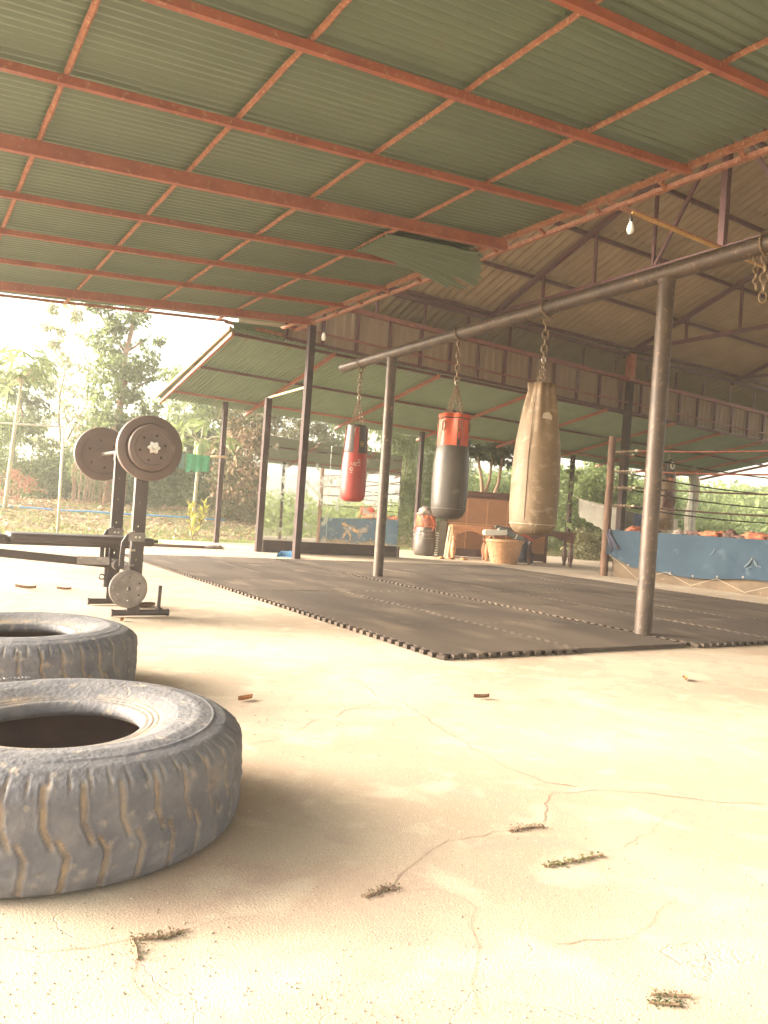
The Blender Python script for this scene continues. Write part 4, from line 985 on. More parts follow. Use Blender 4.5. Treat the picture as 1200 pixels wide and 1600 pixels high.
def plate_obj(parent, off, x, y, z, r, th, m, nh=6, rh=0.0085, hr=0.5, rot=0.3):
    """vinyl disc with rim, step and drilled holes; axis along Y"""
    mb = MB(); prof = [(0.014, -th/2), (r*0.2, -th/2), (r*0.22, -th*0.40), (r*0.72, -th*0.40), (r*0.75, -th/2), (r-0.012, -th/2), (r-0.003, -th*0.40), (r, -th*0.2), (r, th*0.2), (r-0.003, th*0.40), (r-0.012, th/2), (0.014, th/2)]
    mb.lathe(prof, (0, 0, 0), 64, 'Y', capb=False, capt=False); mb.f += [((len(prof)-1)*64+(k+1) % 64, (len(prof)-1)*64+k, k, (k+1) % 64) for k in range(64)]
    me = mb.mesh('tmp', m)
    tmp = bpy.data.objects.new('tmp', me); col.objects.link(tmp)
    cb = MB()
    for k in range(nh):
        a = rot+k*2*math.pi/nh; cb.tube([V(r*hr*math.cos(a), -th, r*hr*math.sin(a)), V(r*hr*math.cos(a), th, r*hr*math.sin(a))], rh, 10)
    cm_ = cb.mesh('cut', None); co = bpy.data.objects.new('cut', cm_); col.objects.link(co)
    md_ = tmp.modifiers.new('b', 'BOOLEAN'); md_.operation = 'DIFFERENCE'; md_.object = co; md_.solver = 'EXACT'
    dg = bpy.context.evaluated_depsgraph_get(); out = bpy.data.meshes.new_from_object(tmp.evaluated_get(dg))
    bpy.data.objects.remove(tmp); bpy.data.objects.remove(co)
    try:
        out.polygons.foreach_set('use_smooth', [True]*len(out.polygons)); out.set_sharp_from_angle(angle=R(30))
    except Exception: pass
    return link('weight_plate', out, parent, loc=V(x, y, z)-Vector(off))
bb = thing('barbell', 'barbell loaded with brown-black vinyl plates resting on the bench rack', 'barbell', (1.31, 5.27, 1.068)); O2 = bb.location
MB(O2).tube([V(1.315, 4.735, 1.068), V(1.30, 6.36, 1.068)], 0.0135, 14).build('bar', 'chrome', bb, autos=True)
plate_obj(bb, O2, 1.315, 4.885, 1.068, 0.204, 0.050, 'plate')
plate_obj(bb, O2, 1.315, 4.835, 1.068, 0.144, 0.042, 'plate', hr=0.55, rh=0.0075, rot=0.25)
plate_obj(bb, O2, 1.302, 6.16, 1.068, 0.204, 0.050, 'plate', rot=0.7)
plate_obj(bb, O2, 1.302, 6.21, 1.068, 0.144, 0.042, 'plate', rot=0.5)
for yy in (4.795, 6.26):
    mb = MB(O2); mb.lathe([(0.014, -0.012), (0.034, -0.010), (0.034, 0.010), (0.014, 0.012)], (1.315 if yy < 5 else 1.302, yy, 1.068), 36, 'Y', fn=lambda a, z: 1+0.17*math.cos(6*a))
    mb.build('star_collar', 'chrome', bb, autos=True)
lpw = plate_obj(None, (0, 0, 0), 1.252, 4.915, 0.185, 0.118, 0.032, 'plate_grey', rh=0.006, hr=0.62, rot=0.5)
tag(lpw, 'small dusty grey weight plate hung low on the front upright of the bench', 'weight plate')

# ================================================================== BOXING RING
RX0, RX1, RY0, RY1, RZ = 10.06, 16.7, 2.2, 8.93, 0.765
t = thing('boxing_ring', 'raised boxing ring with blue canvas skirt, brown base wall and dark ropes', 'boxing ring', ((RX0+RX1)/2, (RY0+RY1)/2, 0)); O1 = t.location
MB(O1).box(((RX0+RX1)/2+0.02, (RY0+RY1)/2, 0.36), (RX1-RX0-0.1, RY1-RY0-0.1, 0.72)).build('base_wall', 'ring_wall', t)
MB(O1).box(((RX0+RX1)/2, (RY0+RY1)/2, 0.745), (RX1-RX0, RY1-RY0, 0.045)).build('ring_floor', 'ring_floor', t)
# skirt on the near face (X = RX0): sagging lower hem, folds gathered at the far corner
def skirt(face):
    n, m_ = 150, 10; vs = []
    for s_ in (0, 1):
        for i in range(n+1):
            t_ = i/n
            if face == 'L': yy = RY1-0.02-(RY1-RY0-0.02)*t_; dist = t_*(RY1-RY0)
            else: xx = RX0+0.02+(RX1-RX0-0.02)*t_; dist = t_*(RX1-RX0)
            hem = 0.345-0.22*min(1, dist/0.5) + 0.045*math.sin(dist*2.6+0.6)*min(1, dist) + 0.03*math.sin(dist*0.9)
            hem = max(0.07, hem+0.03)
            for j in range(m_+1):
                k = j/m_; z = 0.775-(0.775-hem)*k
                fold = 0.035*math.exp(-(dist/0.16)**2)*math.sin(dist*95+k*2)*(0.3+k) + 0.010*k*math.sin(dist*7.0+1)+0.03*k*mnoise.noise(Vector((dist*2.4, k*2, 1)))+0.012*mnoise.noise(Vector((dist*7, k*5, 4)))*k
                fold += 0.012*math.exp(-((dist-0.35-k*0.5)/0.05)**2)
                off = 0.012+fold+s_*0.003
                vs.append((RX0-off, yy, z) if face == 'L' else (xx, RY1+off, z))
    n1 = (n+1)*(m_+1); fs = []
    for i in range(n):
        for j in range(m_):
            a = i*(m_+1)+j; fs += [(a, a+1, a+m_+2, a+m_+1), (a+n1, a+n1+m_+1, a+n1+m_+2, a+n1+1)]
    return MB(O1).add(vs, fs)
skirt('L').build('canvas_skirt', 'blue_canvas', t, smooth=True)
skirt('B').build('canvas_skirt', 'blue_canvas', t, smooth=True)
# rest of the skirt: two plain far sides
MB(O1).box((RX1+0.012, (RY0+RY1)/2, 0.47), (0.006, RY1-RY0, 0.6)).build('canvas_skirt', 'blue_canvas', t)
MB(O1).box(((RX0+RX1)/2, RY0-0.012, 0.47), (RX1-RX0, 0.006, 0.6)).build('canvas_skirt', 'blue_canvas', t)
# gathered dark cloth knot at the corner
mb = MB(O1)
for k in range(9):
    yy = RY1+0.03-k*0.012; xx = RX0-0.03-0.012*math.sin(k*1.9)
    mb.tube([V(xx+0.01, yy+0.02, 0.80), V(xx-0.01, yy, 0.70), V(xx, yy-0.03*k*0.5, 0.55), V(xx+0.005, yy-0.04*k*0.6-0.03, 0.38+0.01*k)], [0.012, 0.022, 0.018, 0.006], 6)
mb.build('gathered_cloth', 'navy_cloth', t, smooth=True)
# eyelets and zigzag cord
cz = MB(O1); eye = []
pts_z = [(8.86, 0.36), (8.55, 0.20), (8.28, 0.03), (7.72, 0.185), (7.28, 0.03), (6.86, 0.175), (6.42, 0.03), (6.0, 0.17), (5.6, 0.03), (5.2, 0.17), (4.8, 0.03), (4.4, 0.17), (4.0, 0.03), (3.6, 0.17), (3.2, 0.03), (2.8, 0.17), (2.4, 0.03)]
cz.tube([V(RX0-0.04, y_, z_) for y_, z_ in pts_z], 0.0026, 5); cz.build('lacing_cord', 'cord', t)
for k in range(16):
    y_ = 8.45-k*0.40; dist = RY1-y_; hem = max(0.07, 0.345-0.22*min(1, dist/0.5)+0.045*math.sin(dist*2.6+0.6)*min(1, dist)+0.03*math.sin(dist*0.9)+0.03)
    MB(O1).tube([V(RX0-0.045, y_+0.013*math.cos(a), hem+0.03+0.013*math.sin(a)) for a in [q*math.pi/5 for q in range(10)]], 0.003, 5, closed=True).build('eyelet', 'cord', t)
# worn scratches and the painted fighter figure on the skirt (orange, flat print)
def flat_print(polys, m, nm):
    mb = MB(O1)
    for poly in polys:
        n = len(poly); c_ = (sum(p[0] for p in poly)/n, sum(p[1] for p in poly)/n)
        P3 = lambda u, z: V(RX0-0.036-0.0, u, z)
        mb.add([P3(*c_)]+[P3(*p) for p in poly], [(0, i+1, (i+1) % n+1) for i in range(n)])
    return mb.build(nm, m, t)
sk = []
for p, w in (([(7.0, .50), (6.95, .55), (6.93, .60)], .02), ([(6.45, .38), (6.38, .45), (6.34, .52)], .03), ([(6.42, .36), (6.33, .40)], .02), ([(6.32, .50), (6.27, .42), (6.20, .40)], .03), ([(6.28, .46), (6.24, .41)], .02), ([(7.55, .48), (7.53, .52)], .02), ([(8.2, .45), (8.18, .47)], .012)):
    sk += stroke(p, w)
M['scuff'] = mat('scuff', (0.12, 0.14, 0.14), (0.05, 0.08, 0.11), 25, 0.9)
flat_print(sk, 'scuff', 'worn_marks')
fg = []
B_ = 4.55
for p, w in (([(B_-.55, .62), (B_-.35, .60), (B_-.1, .56)], .09), ([(B_-.35, .66), (B_-.25, .58)], .10), ([(B_-.12, .60), (B_-.1, .42), (B_-.35, .30), (B_-.42, .20)], .10), ([(B_-.1, .42), (B_+.12, .30), (B_+.10, .14)], .10), ([(B_-.05, .55), (B_+.3, .47), (B_+.65, .40)], .10), ([(B_+.6, .42), (B_+.95, .46), (B_+1.2, .45)], .12), ([(B_+1.2, .45), (B_+1.22, .62)], .08), ([(B_+.65, .42), (B_+.75, .22)], .09)):
    fg += stroke(p, w)
flat_print(fg, 'emblem', 'fighter_print')
# posts and ropes
pc = [(RX0-0.02, RY1+0.04), (RX0-0.02, RY0-0.04), (RX1, RY1+0.04), (RX1, RY0-0.04)]
for i, (x_, y_) in enumerate(pc):
    mb = MB(O1); mb.tube([V(x_+0.006*mnoise.noise(V(k, i, 0)), y_+0.006*mnoise.noise(V(k, i, 4)), 2.33*k/8) for k in range(9)], [0.068, 0.066, 0.065, 0.062, 0.064, 0.062, 0.060, 0.062, 0.058], 12); mb.build('corner_post', 'wood_post', t, autos=True)
zr_ = (1.18, 1.475, 1.745, 2.07)
ins = 0.52
def rope(a, b, z, sag, m):
    a, b = Vector((*a, z)), Vector((*b, z)); d = (b-a).normalized()
    a2, b2 = a+d*ins, b-d*ins
    pts = [a2+(b2-a2)*k/14-V(0, 0, sag*4*(k/14)*(1-k/14)) for k in range(15)]
    MB(O1).tube(pts, 0.0125, 7).build('rope', m, t, smooth=True)
    for p_, q_ in ((a, a2), (b, b2)):
        mb = MB(O1); chain_mb(mb, p_, q_, 0.055, 0.03, 0.0045, 7, 4); mb.build('rope_chain', 'chain', t)
        mb = MB(O1); mb.add(*lump(q_, (0.035, 0.035, 0.03), 0.3, 3, 1, 1)); mb.build('rope_tape', 'cord', t, smooth=True)
for i, z in enumerate(zr_):
    up_ = i >= 2
    rope(pc[0], pc[1], z, 0.08, 'rope_red' if up_ else 'rope_dark')
    rope(pc[0], pc[2], z, 0.07, 'rope_dark'); rope(pc[1], pc[3], z, 0.07, 'rope_dark'); rope(pc[2], pc[3], z, 0.07, 'rope_dark')

# gear lying along the ring edge
gear = [('hand_wrap', 8.55, 10.22, (.09, .13, .055), 'wrap_orange', 'crumpled orange hand wrap at the corner of the ring beside the wooden post', 'hand wrap'),
        ('training_shorts', 8.22, 10.25, (.08, .12, .045), 'wrap_dark', 'dark crumpled shorts on the ring edge just left of the near pipe post', 'shorts'),
        ('towel', 7.70, 10.28, (.10, .14, .045), 'rag', 'greyish crumpled towel on the ring edge just right of the near pipe post', 'towel'),
        ('boxing_glove', 7.40, 10.24, (.09, .13, .05), 'wrap_dark', 'dark brown boxing glove on the ring edge beside the greyish towel', 'boxing glove'),
        ('hand_wrap', 7.10, 10.22, (.12, .19, .055), 'wrap_orange', 'long rumpled orange and brown hand wrap in the middle of the ring edge', 'hand wrap'),
        ('boxing_glove', 6.84, 10.24, (.08, .10, .07), 'wrap_dark', 'round dark boxing glove between the two orange heaps on the ring edge', 'boxing glove'),
        ('hand_wrap', 6.42, 10.22, (.10, .17, .065), 'wrap_orange', 'bright orange heap of wraps on the ring edge towards the right', 'hand wrap'),
        ('shin_guard', 6.62, 10.20, (.07, .10, .035), 'wrap_dark', 'flat dark shin guard against the bright orange heap on the ring edge', 'shin guard'),
        ('training_shorts', 6.16, 10.22, (.06, .07, .03), 'wrap_dark', 'small dark rag of shorts on the ring edge at the right border', 'shorts')]
for k, (nm, yy, xx, s, m, lab, cat) in enumerate(gear):
    mb = MB(V(xx, yy, RZ)); vs_, fs_ = lump((xx, yy, RZ+s[2]*0.66), s, 0.55, 2.3, k*3.1+1, 3)
    mb.add(vs_, fs_); o = mb.build(nm, m, None, smooth=True); o.location = (xx, yy, RZ); tag(o, lab, cat)

# ================================================================== PERSON lying in the ring (seen in the mirror)
def skin_figure(name, verts, edges, radii, m, parent, root=0, sub=2):
    me = bpy.data.meshes.new(name); me.from_pydata(verts, edges, []); me.update()
    o = bpy.data.objects.new(name, me); col.objects.link(o)
    sk_ = o.modifiers.new('s', 'SKIN'); 
    for i, r_ in enumerate(radii): me.skin_vertices[0].data[i].radius = (r_, r_) if not isinstance(r_, tuple) else r_
    for i in range(len(verts)): me.skin_vertices[0].data[i].use_root = (i == root)
    sb = o.modifiers.new('u', 'SUBSURF'); sb.levels = sub; sb.render_levels = sub
    dg = bpy.context.evaluated_depsgraph_get(); out = bpy.data.meshes.new_from_object(o.evaluated_get(dg)); bpy.data.objects.remove(o)
    out.materials.clear(); out.materials.append(M[m]); out.polygons.foreach_set('use_smooth', [True]*len(out.polygons))
    return link(name, out, parent)
pr_ = thing('person', 'person in red shorts lying on the ring floor with knees raised, seen in the mirror', 'person', (10.75, 3.4, RZ), R(0))
# local: lies along +Y (head at +Y), origin under the feet
Vb = [(0, .95, .13), (0, 1.12, .12), (0, 1.32, .13), (0, 1.45, .12), (0, 1.53, .12), (0, 1.62, .13), (0, 1.72, .13),
      (-.10, .92, .12), (-.13, .62, .40), (-.13, .50, .10), (-.13, .36, .06),
      (.10, .92, .12), (.14, .58, .42), (.13, .42, .12), (.13, .28, .07),
      (-.19, 1.42, .11), (-.30, 1.18, .07), (-.24, .94, .06), (-.22, .86, .06),
      (.19, 1.42, .11), (.32, 1.20, .07), (.40, .98, .06), (.41, .90, .06)]
Ed = [(0, 1), (1, 2), (2, 3), (3, 4), (4, 5), (5, 6), (0, 7), (7, 8), (8, 9), (9, 10), (0, 11), (11, 12), (12, 13), (13, 14), (3, 15), (15, 16), (16, 17), (17, 18), (3, 19), (19, 20), (20, 21), (21, 22)]
Rd = [.125, .115, .125, .10, .055, .085, .075, .085, .058, .035, .03, .085, .058, .035, .03, .05, .038, .028, .025, .05, .038, .028, .025]
skin_figure('body', Vb, Ed, Rd, 'skin', pr_)
skin_figure('shorts', [(0, .97, .13), (-.10, .92, .14), (-.125, .70, .34), (.10, .92, .14), (.13, .68, .35), (0, 1.08, .13)], [(0, 1), (1, 2), (0, 3), (3, 4), (0, 5)], [.145, .115, .095, .115, .095, .135], 'red_vinyl', pr_)
skin_figure('shirt', [(0, 1.10, .13), (0, 1.32, .135), (0, 1.44, .12), (-.18, 1.42, .115), (.18, 1.42, .115)], [(0, 1), (1, 2), (2, 3), (2, 4)], [.13, .14, .11, .07, .07], 'cloth_grey', pr_)
mb = MB(); mb.add(*lump((0, 1.71, .12), (.085, .085, .085), 0.12, 3, 2, 2)); mb.build('hair', 'hair', pr_, smooth=True)
mb = MB(); mb.tube([(0, 1.665, .20), (0, 1.655, .235), (0, 1.635, .222)], [.010, .014, .010], 6); mb.build('nose', 'skin', pr_, smooth=True)

# ================================================================== FURNITURE AT THE BACK
view = Vector((0.532, 0.846, 0)); lat = Vector((0.846, -0.532, 0))   # along sight and across it
FR = math.atan2(lat.y, lat.x)
def fp(s, d, z=0.0): return lat*s + view*d + V(0, 0, z)
leg_prof = [(0.030, 0.0), (0.034, 0.02), (0.028, 0.045), (0.036, 0.07), (0.050, 0.13), (0.054, 0.19), (0.047, 0.26), (0.030, 0.33), (0.026, 0.345), (0.044, 0.375), (0.046, 0.40), (0.026, 0.425), (0.030, 0.44)]
def arch(w, h0, h1, n=12):
    """apron outline: flat top, arched lower edge; x from -w/2 to w/2"""
    pts = [(-w/2, h1), (-w/2, h0)]
    for k in range(n+1):
        u = k/n; x_ = -w/2+0.07+(w-0.14)*u; pts.append((x_, h0+0.075*math.sin(math.pi*u)**0.6))
    pts += [(w/2, h0), (w/2, h1)]
    return pts
def carved_table(name, label, s, d, w, dep, H, m, group=None):
    t = thing(name, label, 'table', fp(s, d), FR)
    for sx in (-1, 1):
        for sy in (-1, 1):
            x_, y_ = sx*(w/2-0.05), sy*(dep/2-0.05)
            MB().lathe([(r_, z*(H-0.20)/0.44) for r_, z in leg_prof], (x_, y_, 0), 16).build('leg', m, t, smooth=True)
            MB().box((x_, y_, H-0.10), (0.085, 0.085, 0.20)).build('leg_block', m, t)
    for sy in (-1, 1):
        mb = MB(); mb.prism([(a, b) for a, b in arch(w-0.18, H-0.165, H-0.02)], sy*(dep/2-0.05)-0.012, sy*(dep/2-0.05)+0.012, 'XZ'); mb.build('apron', m, t)
    for sx in (-1, 1):
        mb = MB(); mb.prism([(a, b) for a, b in arch(dep-0.18, H-0.165, H-0.02)], sx*(w/2-0.05)-0.012, sx*(w/2-0.05)+0.012, 'YZ'); mb.build('apron', m, t)
    MB().box((0, 0, H), (w+0.02, dep+0.02, 0.03)).build('tabletop', m, t)
    return t
carved_table('carved_table', 'orange-brown wooden table with turned legs beside the wicker basket', 1.735, 15.45, 0.76, 0.55, 0.655, 'orange_wood')
carved_table('carved_table', 'dark brown wooden table with turned legs and arched apron under the tan bag', 3.28, 15.35, 0.90, 0.60, 0.66, 'dark_wood')
# tall brown panel board behind
t = thing('panel_board', 'tall brown panelled board with a dark rounded top rail, upright behind the tables', 'board', fp(2.35, 16.15), FR)
MB().box((0, 0, 0.70), (2.1, 0.05, 1.12), 0).build('back_sheet', 'brown_panel', t)
for k in range(5):
    for j in range(2):
        MB().box((-0.84+k*0.42, -0.034, 0.43+j*0.545), (0.395, 0.018, 0.52)).build('panel', 'brown_panel', t)
mb = MB(); mb.tube([V(-1.08, -0.02, 1.32), V(1.08, -0.02, 1.32)], 0.062, 12); mb.build('top_rail', 'dark_wood', t, autos=True)
MB().box((0, -0.01, 1.245), (2.1, 0.06, 0.07)).build('under_rail', 'dark_wood', t)
MB().box((0, 0, 0.10), (2.1, 0.12, 0.16)).build('plinth', 'dark_wood', t)
for k in range(4): MB().box((-0.63+k*0.42, -0.040, 0.69), (0.020, 0.022, 1.06)).build('strip', 'orange_wood', t)
MB().box((0, -0.038, 0.70), (2.0, 0.020, 0.022)).build('strip', 'orange_wood', t)
for sx in (-1, 1): MB().box((sx*1.05, 0, 0.64), (0.06, 0.10, 1.28)).build('side_stile', 'dark_wood', t)
# grey channel post, leaning slats, white louvred crate
o = MB().box((0, 0, 0.36), (0.15, 0.06, 0.72)).box((0.06, 0.05, 0.36), (0.03, 0.05, 0.72)).build('metal_channel', 'grey_metal'); o.location = fp(1.225, 15.95); o.rotation_euler = (0, 0, FR); tag(o, 'upright grey metal channel between the old bag and the orange-brown table', 'metal channel')
for k, (s0, lab) in enumerate(((1.225, 'thin wooden batten leaning on the orange-brown table, left one of two'), (1.27, 'thin wooden batten leaning on the orange-brown table, right one of two'))):
    a, b = fp(s0, 15.05-0.03*k, 0.01), fp(s0+0.07, 15.16, 0.64); o = MB(a).bar(a, b, 0.035, 0.018).build('leaning_batten', 'pale_wood'); o.location = a; tag(o, lab, 'batten')
t = thing('louvred_crate', 'white ribbed plastic crate standing just right of the old bag', 'crate', fp(1.10, 16.2), FR)
for k in range(9): MB().box((0, 0, 0.06+k*0.05), (0.20, 0.20, 0.026)).build('rib', 'white_foam', t)
MB().box((0, 0, 0.25), (0.165, 0.165, 0.46)).build('core', 'grey_foam', t)
o = MB().tube([(0, 0, 0), (0.02, 0, 0.78)], 0.013, 8).build('wooden_stick', 'pale_wood', smooth=True); o.location = fp(1.07, 15.95); tag(o, 'thin upright stick behind the white ribbed crate', 'stick')

# old bag standing on floor
bx0 = V(9.10, 12.86, 0)
t = thing('old_bag', 'worn-out brown heavy bag standing on the floor with torn orange top and rope', 'punching bag', bx0)
MB().lathe([(0.17, 0.0), (0.20, 0.02), (0.225, 0.12), (0.225, 0.25), (0.215, 0.38), (0.205, 0.5), (0.195, 0.58)], (0, 0, 0), 40, fn=lambda a, z: 1+0.05*mnoise.noise(Vector((math.cos(a)*1.5, math.sin(a)*1.5, z*6)))+0.012*math.sin(z*55), capt=False).build('body', 'bag_tan' if 0 else 'bag_black', t, smooth=True)
MB().lathe([(0.197, 0.57), (0.205, 0.60), (0.195, 0.70), (0.19, 0.78), (0.15, 0.82)], (0, 0, 0), 50, fn=lambda a, z: 1+0.06*math.sin(a*9)*(z-0.55)*4, capt=True).build('torn_sleeve', 'wrap_orange', t, smooth=True)
mb = MB(); mb.add(*lump((0.0, 0, 0.86), (0.17, 0.17, 0.11), 0.5, 2.4, 3, 3)); mb.build('stuffing', 'rag', t, smooth=True)
for k in range(7):
    a0 = k*0.9; mb = MB()
    mb.tube([V(0.20*math.cos(a0), 0.20*math.sin(a0), 0.86-0.01*k), V(0.225*math.cos(a0+.3), 0.225*math.sin(a0+.3), 0.72), V(0.232*math.cos(a0+.5), 0.232*math.sin(a0+.5), 0.60), V(0.23*math.cos(a0+.2), 0.23*math.sin(a0+.2), 0.50)], 0.009, 6); mb.build('torn_strap', 'orange_vinyl' if k % 2 else 'rag', t, smooth=True)
mb = MB(); mb.tube([V(0.232*math.cos(a), 0.232*math.sin(a), 0.30+0.012*a) for a in [k*0.25 for k in range(70)]], 0.006, 5); mb.build('binding_rope', 'rag', t, smooth=True)

# wicker basket
t = thing('wicker_basket', 'big round wicker laundry basket heaped with training pads', 'basket', fp(2.33, 14.75), FR)
mb = MB(); n = 44
rb = lambda z: 0.235+0.10*(z/0.42)
for k in range(17):
    z = 0.012+k*0.0245
    pts = [V((rb(z)+0.007*(1 if (q+k) % 2 else -1))*math.cos(q*2*math.pi/n), (rb(z)+0.007*(1 if (q+k) % 2 else -1))*math.sin(q*2*math.pi/n), z) for q in range(n)]
    mb.tube(pts, 0.0115, 5, closed=True)
mb.build('weave', 'wicker', t, kind='stuff', smooth=True)
mb = MB()
for q in range(n//2):
    a = (q*2+0.5)*2*math.pi/n; mb.tube([V(rb(0)*math.cos(a), rb(0)*math.sin(a), 0), V(rb(.42)*math.cos(a), rb(.42)*math.sin(a), 0.42)], 0.009, 5)
mb.build('stakes', 'wicker', t, kind='stuff', smooth=True)
mb = MB(); mb.lathe([(0.325, 0.395), (0.355, 0.40), (0.358, 0.44), (0.345, 0.45), (0.325, 0.44)], (0, 0, 0), 44, capb=False, capt=False); mb.build('rim', 'wicker', t, smooth=True)
MB().lathe([(0.22, 0.004), (0.23, 0.03)], (0, 0, 0), 32).build('bottom', 'wicker', t)
for a in (R(215), R(35)):
    c0 = V(0.345*math.cos(a), 0.345*math.sin(a), 0.44); tn = V(-math.sin(a), math.cos(a), 0)
    mb = MB(); mb.tube([c0+tn*0.065*math.cos(b)+V(0, 0, 0.075*math.sin(b)) for b in [q*math.pi/10 for q in range(11)]], 0.010, 6); mb.build('handle', 'wicker', t, smooth=True)
# pads in the basket
def slab(name, lab, cat, c, d_, rx, ry, rz, m, stripes=None):
    t_ = thing(name, lab, cat, c, 0); t_.rotation_euler = (rx, ry, rz)
    me = MB(); x_, y_, z_ = d_[0]/2, d_[1]/2, d_[2]/2; r_ = min(0.03, z_*0.8)
    poly = []
    for (cx_, cy_, a0) in ((x_-r_, z_-r_, 0), (-x_+r_, z_-r_, 90), (-x_+r_, -z_+r_, 180), (x_-r_, -z_+r_, 270)):
        for k in range(4): a = R(a0+30*k); poly.append((cx_+r_*math.cos(a), cy_+r_*math.sin(a)))
    me.prism(poly, -y_, y_, 'XZ'); me.build('cover', m, t_, autos=True)
    if stripes:
        for k, (u, mm_) in enumerate(stripes): MB().box((u, 0, 0), (0.025, d_[1]+0.006, d_[2]+0.006)).build('stripe', mm_, t_)
    return t_
slab('foam_pad', 'thick white foam pad resting on the basket, leftmost of the heap', 'pad', fp(2.12, 14.70, 0.575), (0.42, 0.34, 0.10), 0, R(-4), FR, 'white_foam')
slab('kick_pad', 'grey kick pad with white stripes sloping down into the basket', 'pad', fp(2.42, 14.72, 0.56), (0.50, 0.26, 0.09), 0, R(20), FR, 'grey_foam', [(-0.12, 'white_foam'), (0.10, 'white_foam')])
slab('focus_mitt', 'dark leather focus mitt lying on top of the heap in the basket', 'mitt', fp(2.32, 14.86, 0.665), (0.36, 0.24, 0.06), 0, R(8), FR, 'bag_black')
slab('red_pad', 'thin red pad hanging over the right rim of the basket', 'pad', fp(2.68, 14.66, 0.56), (0.40, 0.10, 0.035), 0, R(27), FR, 'cloth_red')
o = MB(); o.add(*lump((0, 0, 0.17), (0.17, 0.15, 0.24), 0.35, 2, 9, 3)); o = o.build('dark_sack', 'navy_cloth', smooth=True); o.location = fp(2.84, 15.55); tag(o, 'slumped dark cloth sack on the floor between basket and dark table', 'sack')

# ================================================================== LINES WITH LAUNDRY
def cloth(name, lab, a, b, drop, m, cat='cloth', side=0.0, wav=0.02, n=16, ragged=0.0, nfold=3):
    a, b = Vector(a), Vector(b); d = (b-a).normalized(); nr_ = V(-d.y, d.x, 0); vs = []; mm_ = 8
    for s_ in (0, 1):
        for i in range(n+1):
            for j in range(mm_+1):
                u, k = i/n, j/mm_
                p = a+(b-a)*u + V(0, 0, -(drop[0]*(1-u)+drop[1]*u)*k*(1+ragged*mnoise.noise(V(u*6, 1, 0))))
                p += nr_*(wav*math.sin(u*nfold*6.28+k)*(0.4+k)+s_*0.006); vs.append(p)
    n1 = (n+1)*(mm_+1); fs = []
    for i in range(n):
        for j in range(mm_):
            q = i*(mm_+1)+j; fs += [(q, q+1, q+mm_+2, q+mm_+1), (q+n1, q+n1+mm_+1, q+n1+mm_+2, q+n1+1)]
    o = MB(a).add(vs, fs).build(name, m, smooth=True); o.location = a; return tag(o, lab, cat)
# white pipe rail on the left
t = thing('clothes_rail', 'thin white pipe frame standing on the grass at the left', 'rail', (2.39, 14.4, -0.1)); O1 = t.location
MB(O1).tube([V(2.40, 14.4, terr(2.4, 14.4)), V(2.375, 14.4, 1.90)], 0.022, 8).build('post', 'white_pipe', t, smooth=True)
MB(O1).tube([V(0.3, 14.4, terr(.3, 14.4)), V(0.3, 14.4, 1.80)], 0.022, 8).build('post', 'white_pipe', t, smooth=True)
MB(O1).tube([V(0.2, 14.4, 1.79), V(2.38, 14.4, 1.90)], 0.016, 8).build('top_bar', 'white_pipe', t, smooth=True)
o = MB(V(2.38, 14.4, 1.9)).tube([V(2.38+(5.26-2.38)*k/8, 14.4-0.01, 1.895-0.23*k/8-0.03*math.sin(math.pi*k/8)) for k in range(9)], 0.006, 5).build('clothes_line', 'cord'); o.location = (2.38, 14.4, 1.9); tag(o, 'pale line running from the white pipe frame to the lean-to post', 'line')
cloth('green_net', 'bright green net cloth hanging on the line behind the barbell', (4.565, 14.37, 1.665), (5.02, 14.37, 1.645), (0.33, 0.30), 'net_green', 'net', ragged=0.2)
cloth('teal_net', 'darker teal net cloth on the line, half hidden behind the barbell', (4.20, 14.37, 1.68), (4.545, 14.37, 1.665), (0.31, 0.30), 'net_teal', 'net', ragged=0.2)
o = MB(V(5.0, 14.34, 1.65)).tube([V(5.02, 14.34, 1.645), V(5.20, 14.34, 1.66), V(5.34, 14.33, 1.67)], [0.018, 0.024, 0.03], 7).build('bamboo_stick', 'pale_wood', smooth=True); o.location = (5.0, 14.34, 1.65); tag(o, 'short pale bamboo stick tied to the lean-to post by the green net', 'stick')
# line between back post and building column
A = V(14.70, 14.35, 1.62); Bp = V(13.10, 11.36, 1.26)
def on(u): return A+(Bp-A)*u-V(0, 0, 0.10*math.sin(math.pi*u))
o = MB(A).tube([on(k/10) for k in range(11)], 0.006, 5).build('laundry_line', 'cord'); o.location = A; tag(o, 'sagging laundry line from the back post to the dark building column', 'line')
cloth('grey_sheet', 'long grey sheet drying on the line left of the ring corner', on(0.16), on(0.93), (0.42, 0.62), 'cloth_grey', wav=0.03, n=30, nfold=5)
L0, L1_ = V(13.12, 11.40, 1.25), V(16.9, 12.3, 1.18)
def on2(u): return L0+(L1_-L0)*u-V(0, 0, 0.08*math.sin(math.pi*u))
o = MB(L0).tube([on2(k/10) for k in range(11)], 0.006, 5).build('laundry_line', 'cord'); o.location = L0; tag(o, 'laundry line behind the ring carrying several small clothes', 'line')
cloth('grey_shirt', 'grey shirt on the line right of the dark building column', on2(0.03), on2(0.17), (0.40, 0.36), 'cloth_grey', 'shirt', wav=0.04)
cloth('blue_shirt', 'dark blue shirt on the line behind the near pipe post', on2(0.18), on2(0.30), (0.38, 0.40), 'cloth_blue', 'shirt', wav=0.04)
cloth('red_cloth', 'red cloth on the line just right of the near pipe post', on2(0.36), on2(0.50), (0.30, 0.22), 'cloth_red', wav=0.05, ragged=0.5)
cloth('pale_cloth', 'pale cloth on the line right of the red one', on2(0.52), on2(0.60), (0.50, 0.52), 'cloth_pale', wav=0.03)
